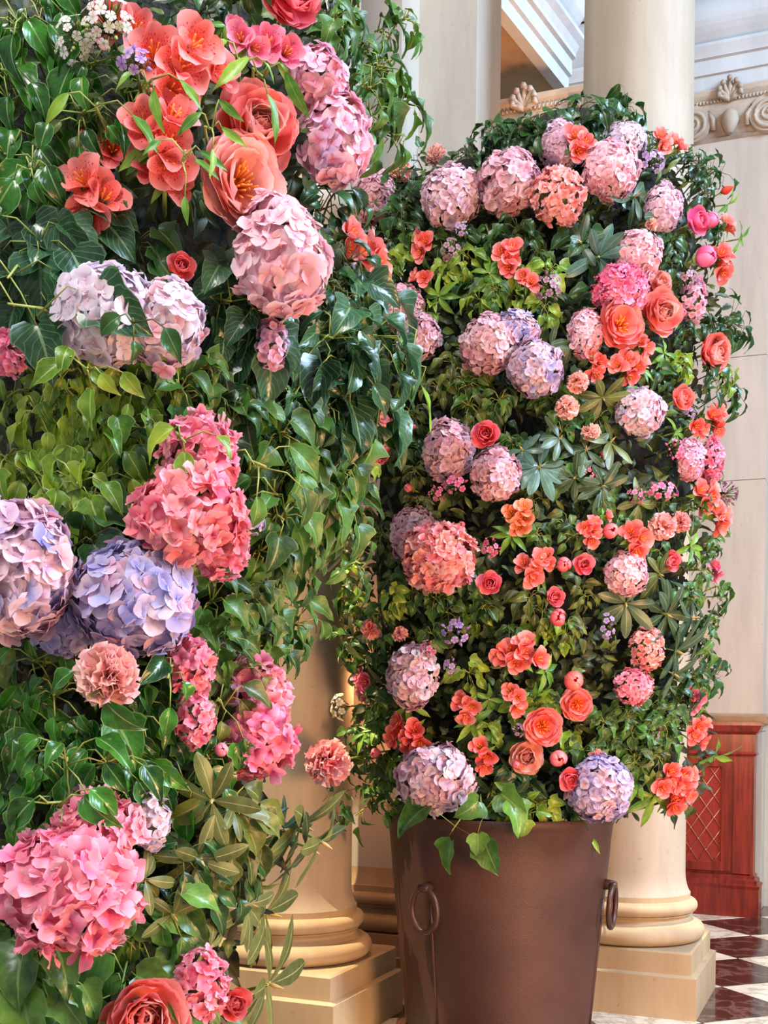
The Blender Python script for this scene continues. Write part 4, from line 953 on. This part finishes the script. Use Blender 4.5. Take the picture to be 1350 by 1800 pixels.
 ('L','als',292,318,(46,34),'als',-.03,'drooping coral alstroemeria petals above the dark gap',{'n':2}),
 ('L','als',165,345,(64,50),'als',.02,'coral alstroemeria behind the glossy ivy leaves',{'n':3}),
 ('L','als',188,262,(30,40),'alsred',.06,'shaded red alstroemeria behind the glossy ivy',{'n':2}),
 ('L','als',398,40,(26,34),'alspink',.0,'pink alstroemeria bud flower left of the red peony',{'n':1}),
 ('L','als',438,82,(28,30),'alspink',-.03,'hot pink alstroemeria above the large coral peony',{'n':2}),
 ('L','als',490,92,(34,36),'alspink',-.03,'hot pink alstroemeria beside the upper pink-lilac hydrangea',{'n':2}),
 ('L','peo',515,-6,(68,44),'coralhot',-.02,'coral-red peony cut by the top frame edge',{'n':1}),
 ('L','als',650,465,(48,56),'als',.05,'large streaked coral spray overlapping the planter tower',{'n':4}),
 ('L','als',608,425,(30,30),'als',.05,'coral streaked flower behind dark ivy near the column top',{'n':2}),
 ('L','ros',320,468,(30,28),'red',.0,'small dark red carnation in the dark gap',{}),
 ('L','als',545,748,(26,20),'alsred',.10,'small red-orange flower in a gap of the ivy',{'n':2}),
 ('L','ros',592,925,(20,34),'coralhot',.10,'pink bud flower among ivy tips before the planter tower',{}),
 ('L','bal',388,1318,(16,18),'pink',-.02,'loose pink bud left of the lower pink lobe',{}),
 ('L','phl',190,40,(48,50),'phloxwhite',-.03,'white and green phlox buds at the top',{'n':26,'mat2':'budgreen'}),
 ('L','phl',130,70,(36,44),'phloxwhite',.02,'greenish phlox buds beside the glossy ivy at the top',{'n':16,'mat2':'budgreen'}),
 ('L','phl',238,110,(30,26),'phloxlilac',-.12,'violet phlox florets on the streaked coral alstroemeria',{'n':7}),
 ('L','phl',400,1140,(26,20),'phloxdusty',.04,'dusty pink phlox buds above the pink ruffled upper lobe',{'n':10}),
]
for side, kind, px, py, r, mat, dz, label, kw in FL:
    flower(side, kind, px, py, r, mat, dz, label, **kw)

# ------------------------------------------------------------------ foliage
G = random.Random(21)
SEEN = {}
def where(px, py, what):
    """a label that names the nearest flower and the side it is on"""
    best = sorted(((math.hypot(px - a, py - b) / (r + 25), (a, b, l)) for a, b, r, l, z in ALLF), key=lambda t: t[0])
    for _, (a, b, l) in best[:40]:
        dx, dy = px - a, py - b; ang = math.degrees(math.atan2(dy, dx)) % 360
        d = ['right of', 'below right of', 'below', 'below left of', 'left of', 'above left of', 'above', 'above right of'][int(((ang + 22.5) % 360) // 45)]
        wds = l.split(); short = ' '.join(wds[:16 - len(what.split()) - len(d.split()) - 1])
        lb = what + ' ' + d + ' the ' + short
        while lb.split()[-1] in ('the', 'of', 'a', 'at', 'streaked', 'ruffled', 'frame', 'mid', 'in', 'on', 'with', 'and', 'by', 'to', 'two', 'very', 'under', 'below', 'above', 'left', 'right', 'beside', 'near', 'behind', 'over', 'open', 'lone', 'big', 'large', 'dusty', 'coral', 'pink', 'pale', 'peach', 'lilac', 'hot', 'salmon', 'topmost', 'among', 'between', 'cut', 'huge', 'before', 'mauve', 'dark', 'from', 'upper', 'lower', 'outermost') and len(lb.split()) > len(what.split()) + 5: lb = ' '.join(lb.split()[:-1])
        if lb not in SEEN: SEEN[lb] = 1; return lb
    return lb
NM = {'ivy': ('ivy_sprig', 'ivy'), 'rhodo': ('rhododendron_sprig', 'rhododendron'), 'salal': ('leafy_sprig', 'foliage'), 'lance': ('leafy_sprig', 'foliage')}
def ivy(side, px, py, leaf_px, mat, n=10, what='green ivy sprig', shape='ivy', dz=0.0, droop=.7, spread=1.0, sway=0.0):
    z, nrm = surf(side, px, py); z += dz; sc = z / F; ls = leaf_px * sc
    base = at(px, py, z); iv = mat.startswith('ivy'); root = thing('ivy_sprig' if iv else 'leafy_sprig', where(px, py, what), 'ivy' if iv else 'leaf spray', base, 'ivy sprigs filling the flower towers' if iv else 'leafy sprigs filling the flower towers')
    # main runner comes out of the foam and hangs a little
    inn = Vector((0, .16, 0)) - nrm * .05; d0 = (nrm + Vector((G.uniform(-.8, .8) + sway, 0, G.uniform(-.7, .5)))).normalized()
    tip = d0 * ls * .5; q = MB(); q.tube([inn, inn * .35 + Vector((0, 0, ls * .2)), Vector((0, 0, ls * .12)), tip], .0022 if side == 'R' else .003, .0018, 5)
    side_v = Vector((1, 0, 0))
    for i in range(n):
        a = i * 2.4 + G.uniform(-.5, .5); rr = ls * G.uniform(.2, .85) * spread
        u = Vector((cos(a), 0, sin(a))); u = (u - nrm * u.dot(nrm) * .8).normalized()
        p0 = tip * G.random(); p2 = p0 + u * rr + nrm * ls * G.uniform(-.15, .35); p1 = p0 + u * rr * .6 + nrm * ls * .22 + UP * ls * .12
        q.tube([p0, p1, p2], .0011 if side == 'R' else .0017, .0008 if side == 'R' else .0013, 3)
        d = (u * (1 - droop * .55) + Vector((0, 0, -droop)) + nrm * G.uniform(-.1, .25) + Vector((G.uniform(-.3, .3), 0, 0))).normalized()
        nn = nrm + Vector((G.uniform(-.8, .8), 0, G.uniform(-.1, .9)))
        s = ls * G.uniform(.6, 1.15); sh = shape if shape != 'mix' else G.choice(('ivy', 'ivylong', 'ivyround', 'ovate'))
        obj('leaf', leaf_mesh(sh, mat, G.randrange(4)), root, frame(d, nn, p2, s))
    q.build('stem', M['stem_dark' if mat == 'ivydark' else 'stem'], root, True)
    return root
def whorl(side, px, py, leaf_px, mat, n=9, tip=None, dz=-.02, what='rhododendron whorl', bud='budm', tail=None, shape='ellip'):
    """rosette of long leaves around a bud; tip = image direction the shoot points to"""
    z, nrm = surf(side, px, py); z += dz; sc = z / F; ls = leaf_px * sc
    ax = nrm.copy()
    if tip: ax = (nrm * .55 + Vector((tip[0], 0, -tip[1])) * .85).normalized()
    base = at(px, py, z); rh = shape == 'ellip'; root = thing('rhododendron_sprig' if rh else 'leafy_sprig', where(px, py, what), 'rhododendron' if rh else 'leaf spray', base, 'rhododendron whorls in the flower towers' if rh else 'leafy sprigs filling the flower towers')
    fr = zframe(ax, (0, 0, 0), 1, G.uniform(0, 6)); q = MB()
    inn = (at(tail[0], tail[1], z + .12) - base) if tail else (Vector((0, .22, 0)) - ax * .12)
    q.tube([inn, inn * .5 - ax * .03, Vector((0, 0, 0))], .0075 if side == 'L' else .003, .003 if side == 'L' else .0022, 6)
    for i in range(n):
        a = i * 2.4; el = G.uniform(-.25, .5); d = fr @ Vector((cos(a) * cos(el), sin(a) * cos(el), sin(el))) + Vector((0, 0, -.18))
        o = d * ls * .06 - ax * ls * .1 * G.random(); q.tube([Vector((0, 0, 0)), o], .0014, .0012, 4)
        obj('leaf', leaf_mesh(shape, mat, G.randrange(4)), root, frame(d, ax + nrm * .5 + Vector((G.uniform(-.3, .3), 0, G.uniform(0, .3))), o, ls * G.uniform(.75, 1.1)))
    if bud: obj('bud', fmesh('bud', bud, 0), root, zframe(ax, ax * ls * .07, ls * .11, 0) @ Matrix.Diagonal((.8, .8, 1.6, 1)))
    q.build('stem', M['stem'], root, True)
    return root
def free(side, px, py, k=.72):
    return all(math.hypot(px - a, py - b) > r * k for a, b, r, l, z in DISKS[side])
def fill(side, box, n, fn, mind, k=.72, edge=1.02):
    x0, y0, x1, y1 = box; pts = []; tries = 0
    while len(pts) < n and tries < n * 40:
        tries += 1; x, y = G.uniform(x0, x1), G.uniform(y0, y1)
        c, hw = tab(R_TAB if side == 'R' else L_TAB, y)
        if abs((x - c) / hw) > edge or not free(side, x, y, k): continue
        if any(math.hypot(x - a, y - b) < mind for a, b in pts): continue
        pts.append((x, y)); fn(x, y)
# --- planter tower
WH = [(1052,452,62,'rhodoteal',9,(-.2,.3)),(1020,425,46,'rhodo',7,(-.6,.0)),(1115,345,60,'rhodo',8,(.5,-.1)),(1085,330,44,'rhodo',5,(.0,-.5)),
 (948,820,58,'rhodoteal',10,(.1,-.1)),(918,790,46,'rhodoteal',7,(-.4,-.3)),(985,770,44,'rhodo',7,(.2,-.3)),(1060,855,56,'rhodo',9,(.0,.1)),(1030,790,50,'rhodo',7,(-.2,-.3)),
 (1075,775,50,'rhodoolive',7,(.2,-.4)),(1125,885,48,'rhodoolive',7,(.3,.2)),(1060,700,50,'rhodoolive',7,(-.1,.5)),(1100,1062,60,'rhodo',8,(-.3,.3)),
 (1172,1080,66,'rhodo',10,(.0,.3)),(1215,1085,66,'rhodo',9,(.8,.0)),(1190,1145,66,'rhodo',9,(.5,.4)),(1232,1115,56,'rhodo',7,(.9,.2)),(1160,1010,52,'rhodoolive',7,(-.1,.2)),
 (1185,1185,52,'rhodo',8,(.5,.6)),(968,610,34,'rhodo',5,(.0,.0)),(1005,600,40,'rhodo',6,(.2,.3)),(860,1395,52,'rhodo',7,(-.2,.5)),(905,1400,58,'rhodo',8,(.0,.7)),(1010,840,46,'rhodo',7,(-.3,.2)),
 (640,1165,50,'rhodoolive',6,(-.5,.5)),(1218,1050,56,'rhodo',8,(.7,-.5)),(1150,385,46,'rhodo',6,(.4,.4)),(620,1120,44,'rhodoolive',6,(-.6,.2))]
for x, y, lp, mt, n, tp in WH: whorl('R', x, y, lp, mt, n, tp, what={'rhodo': 'grey-green rhododendron whorl', 'rhodoteal': 'blue-green rhododendron whorl', 'rhodoolive': 'olive rhododendron whorl'}[mt])
LZ = [(740,440,40,5),(860,480,46,8),(770,520,44,8),(900,440,40,6),(830,1270,44,8),(860,1230,40,6),(720,1240,40,5),(940,1230,40,8),(1150,1400,60,6),(1120,1370,50,6),(1255,1330,52,7),(900,940,40,7),(945,1010,42,8),(1040,250,50,5),(1300,420,44,5),(1280,360,34,4),(1240,300,30,5),(660,1280,34,8),(690,1340,34,8),(1190,760,40,6),(1240,1240,34,6),(1215,960,40,7),(1130,650,34,6),(1090,690,44,6),(1170,620,40,7),(1040,1470,34,3),(1260,1030,34,5),(960,1180,40,7),(640,1290,40,7)]
for x, y, lp, n in LZ: whorl('R', x, y, lp, 'lance', n, (G.uniform(-.6, .6), G.uniform(-.6, .6)), -.0, 'spray of narrow lime-green leaves', None, None, 'lance')
IZ = [((630,300,760,430),10,34,'ivydark'),((790,235,1120,275),10,36,'ivydark'),((880,205,1090,235),6,38,'ivydark'),((640,370,760,420),4,30,'ivy'),((1180,260,1250,420),9,28,'ivydark'),((985,190,1080,215),2,46,'ivydark'),
 ((680,430,960,560),22,30,'ivyyellow'),((640,630,860,740),24,30,'olive'),((860,690,1000,780),12,30,'ivy'),((690,400,960,520),10,30,'ivy'),((900,380,1060,560),9,40,'ivydark'),
 ((600,820,760,960),12,28,'olive'),((600,1000,880,1120),26,30,'ivy'),((880,1040,1060,1120),10,32,'olive'),((600,960,720,1060),8,34,'ivyyellow'),((880,880,1000,960),6,30,'olive'),
 ((1000,860,1280,1000),12,32,'ivy'),((1180,940,1260,1080),8,28,'ivy'),((600,1120,700,1330),14,28,'ivy'),((760,1080,1000,1330),20,30,'ivyyellow'),((620,1330,720,1430),12,28,'ivy'),((1030,1240,1180,1330),22,30,'ivy'),
 ((820,1340,1060,1440),12,36,'ivydark'),((870,1380,960,1430),4,44,'ivyyellow'),((1040,1150,1250,1300),10,32,'ivydark'),((1090,1320,1230,1400),6,34,'olive'),((1200,560,1290,700),6,32,'ivydark'),((640,620,1280,1400),40,32,'ivy'),((640,280,1270,800),30,32,'ivydark'),((1140,420,1260,560),6,30,'ivydark'),((1190,640,1270,700),4,28,'ivyyellow'),((1195,470,1285,760),10,30,'ivydark'),((1195,760,1285,1240),14,30,'ivy')]
WN = {'ivy': 'green ivy sprig', 'ivydark': 'dark green ivy sprig', 'ivyyellow': 'yellow-green ivy sprig', 'olive': 'olive leafy sprig', 'ivyglossy': 'glossy ivy sprig', 'ivybig': 'broad-leaved ivy sprig', 'salal': 'broad green leaf sprig', 'rhodo': 'grey-green leaf sprig'}
for box, n, lp, mt in IZ:
    fill('R', box, round(n * .41), lambda x, y: ivy('R', x, y, lp * G.uniform(.85, 1.15), mt, 12, WN[mt], 'mix' if mt != 'olive' else 'ivylong', G.uniform(-.0, .04)), 32, .90)
# loose tendrils crossing the outline
for x, y, lp, mt, n, sw in [(885,235,30,'ivydark',6,-.6),(935,222,28,'ivydark',7,-.3),(1022,190,38,'ivydark',6,.2),(1065,215,42,'ivydark',5,.6),(980,228,34,'ivydark',7,0),(820,275,30,'ivydark',6,0),(735,285,26,'ivydark',5,-.4),(1225,300,26,'ivydark',8,.7),(1255,305,30,'ivydark',4,.9),(1275,560,30,'ivydark',4,.8),(600,1400,30,'ivydark',6,-.4),(640,1425,34,'ivy',6,-.3),(815,1440,70,'salal',3,0),(912,1425,40,'ivyyellow',4,0),(1080,215,36,'ivydark',4,.4),(845,1415,60,'salal',4,0),(900,240,30,'ivydark',8,0),(950,238,32,'ivydark',8,0),(700,340,34,'ivydark',7,0),(720,365,32,'ivydark',8,0)]:
    ivy('R', x, y, lp, mt, n, WN[mt], 'ivyround' if mt == 'salal' else 'mix', -.13 if y > 1405 and x > 700 else -.03, .8 if mt == 'salal' else .4, 1.2, sw)
# --- nearer wall
LZ2 = [((0,-20,120,200),7,84,'ivyglossy','ovate'),((0,180,150,420),9,84,'ivyglossy','ovate'),((80,120,160,330),4,74,'ivyglossy','ovate'),((560,-20,700,120),10,48,'ivy','ivy'),((620,100,710,250),9,54,'ivy','mix'),((0,400,120,620),6,110,'ivybig','ivyround'),
 ((350,480,460,650),5,90,'ivybig','ivyround'),((440,560,690,760),14,84,'ivybig','mix'),((560,500,690,700),8,84,'ivybig','ivyround'),((520,640,660,760),6,70,'ivydark','mix'),((300,640,500,770),10,60,'ivy','mix'),
 ((0,640,300,740),17,58,'ivyyellow','ivylong'),((0,720,310,860),22,66,'ivyyellow','mix'),((60,820,260,900),7,80,'ivyyellow','ivylong'),((400,720,620,900),20,66,'ivy','mix'),((430,880,620,1010),20,56,'ivy','mix'),((350,1020,500,1150),14,62,'ivy','ivy'),
 ((0,880,200,980),4,80,'ivydark','ivyround'),((0,1120,140,1400),14,76,'ivyglossy','ivylong'),((60,1240,360,1400),18,76,'ivyglossy','mix'),((240,1130,300,1300),4,60,'ivyglossy','mix'),((370,1120,420,1260),3,70,'olive','ovate'),((220,1420,420,1660),10,64,'ivydark','ovate'),((200,1600,420,1700),5,80,'salal','ovate'),
 ((0,1620,240,1800),9,110,'salal','ivyround'),((0,1680,120,1800),4,44,'ivyyellow','ovate'),((350,1340,440,1500),4,80,'olive','ovate'),((300,0,420,60),3,70,'ivydark','ovate'),((130,100,220,260),4,60,'olive','ovate'),((520,290,640,380),3,70,'ivydark','ovate'),((560,380,680,520),4,62,'ivydark','mix'),((60,420,430,900),8,60,'ivydark','mix')]
for box, n, lp, mt, sh in LZ2:
    fill('L', box, round(n * .54), lambda x, y: ivy('L', x, y, lp * G.uniform(.85, 1.15), mt, 9, WN[mt], sh, G.uniform(.0, .06), .9 if mt in ('ivyyellow', 'ivyglossy') else .7), 34, .86, 1.0)
for x, y, lp, mt, sh, n, sw, dz in [(690,190,58,'ivy','ivy',7,.3,-.02),(670,235,60,'ivy','ovate',8,.2,-.02),(655,120,52,'ivy','ivy',9,.2,-.02),(700,40,46,'ivy','mix',8,.1,-.01),(660,60,46,'ivy','mix',9,.1,-.01),(500,1100,66,'ivy','ovate',7,.5,.02),(470,1060,66,'ivy','ivy',8,.3,.02),(610,985,52,'ivy','ovate',6,.4,.03),(600,880,56,'ivy','ovate',7,.4,.03),(625,830,44,'ivyyellow','ovate',6,.4,.03),(660,560,90,'ivybig','ivyround',5,.3,-.02),(620,600,90,'ivybig','ivyround',6,.2,-.03),(75,560,150,'ivybig','ivyround',2,0,-.1),(30,480,110,'ivybig','ivyround',3,0,-.05),(360,230,60,'lance','lance',4,.6,-.12),(320,290,62,'lance','lance',4,.8,-.13),(255,160,66,'lance','lance',3,0,-.12),(170,200,74,'lance','lance',2,0,-.1),(445,130,80,'lance','lance',3,.5,-.1),(420,110,60,'lance','lance',2,.4,-.1),(235,585,70,'ivydark','ovate',3,0,-.14),(665,600,100,'lance','lance',3,.9,-.05),(690,630,90,'lance','lance',2,.9,-.04),(590,345,74,'ivydark','ovate',3,.6,-.02),(190,1210,90,'ivyglossy','ovate',2,-.6,-.12),(300,1180,76,'ivyglossy','ovate',3,-.3,-.1),(210,1340,84,'ivyglossy','ovate',6,0,-.05),(110,1420,84,'ivyglossy','ovate',5,0,-.1),(120,1330,84,'ivyglossy','ovate',7,0,-.05),(310,770,80,'ivyyellow','ovate',3,0,-.12),(440,820,90,'ivy','ovate',4,.3,-.08),(150,660,70,'ivyyellow','ovate',6,0,-.08)]:
    ivy('L', x, y, lp, mt, n, WN.get(mt, 'lime-green leaf spray'), sh, dz, .75, 1.1, sw)
for x, y, lp, mt, n, tp, tl in [(372,1408,84,'rhodoolive',6,(-.3,.1),(330,1460)),(530,1450,112,'rhodoolive',8,(.7,.6),(300,1600)),(565,1480,100,'rhodoolive',4,(.7,.8),(500,1450)),(352,1512,92,'rhodoolive',8,(.0,.3),(280,1600)),(438,1590,86,'rhodoolive',7,(.5,.2),(340,1560)),(470,1605,118,'rhodoolive',9,(.8,.3),(330,1680)),(368,1668,74,'rhodoolive',6,(.3,.4),(280,1700)),(474,1730,116,'rhodoolive',7,(.5,.3),(360,1790)),(545,1490,90,'rhodo',5,(.6,.8),(470,1480)),(430,1470,80,'rhodoolive',6,(.3,.5),(360,1540)),(255,1545,64,'rhodoolive',8,(.4,.0),(220,1600)),(305,1610,70,'rhodoolive',7,(.2,.4),(250,1640)),(500,1460,80,'rhodo',5,(.5,.7),(450,1500)),(410,1420,70,'rhodoolive',6,(.2,-.4),(380,1480))]:
    whorl('L', x, y, lp, mt, n, tp, -.04, 'olive rhododendron shoot' if mt != 'rhodo' else 'grey-green rhododendron shoot', 'budm', tl)
# deep filler leaves on the foam: nobody could count them
def filler(side, n, size, mat, name, T, y0, y1, dz):
    V = []; Fc = []; uv = []; shapes = [leaf_geo(k, G, .5, .3, .03) for k in ('ovate', 'ivylong', 'lance', 'lance', 'ivy')]
    for i in range(n):
        y = G.uniform(y0, y1); c, hw = tab(T, y); x = c + hw * G.uniform(-.97, .97)
        if side == 'L' and x < -40: x = G.uniform(-40, c + hw * .95)
        if side == 'L' and dz < .1 and 110 < x < 420 and 370 < y < 455: continue
        z, nrm = surf(side, x, y); z += dz + G.uniform(0, .05); p = at(x, y, z)
        if math.hypot(p.x + .285, p.y - 3.72) < .25 or math.hypot(p.x - .848, p.y - 4.112) < .25: continue
        a = G.uniform(0, 6.28); d = Vector((cos(a), G.uniform(-.4, .3), sin(a) - .4)); fr = frame(d, nrm + Vector((G.uniform(-.9, .9), 0, G.uniform(-.5, .9))), p, size * G.uniform(.6, 1.25))
        v, f, u = shapes[i % 5]; k = len(V); V += [fr @ q for q in v]; Fc += [tuple(t + k for t in ff) for ff in f]; uv += u
    return obj(name, mesh(name, V, Fc, L[mat], True, uv))
tag(filler('R', 2300, .050, 'filler', 'foliage', R_TAB, 222, 1430, .05), 'dense dark foliage packed behind the blooms of the planter tower', 'foliage', None, 'stuff')
tag(filler('R', 1350, .044, 'filler_c', 'foliage', R_TAB, 232, 1425, .02), 'small mixed green leaves between the blooms of the planter tower', 'foliage', None, 'stuff')
tag(filler('R', 900, .05, 'filler_b', 'foliage', R_TAB, 210, 1420, .085), 'brownish shaded leaves deep inside the planter tower', 'foliage', None, 'stuff')
tag(filler('L', 1000, .066, 'filler', 'foliage', L_TAB, -30, 1830, .07), 'dense dark foliage packed behind the nearer blooms', 'foliage', None, 'stuff')
tag(filler('L', 420, .056, 'filler_c', 'foliage', L_TAB, -30, 1830, .03), 'mixed green leaves between the nearer blooms', 'foliage', None, 'stuff')
tag(filler('L', 700, .07, 'filler_b', 'foliage', L_TAB, -30, 1830, .11), 'brownish dry shade-dark leaves deep inside the nearer flower wall', 'foliage', None, 'stuff')
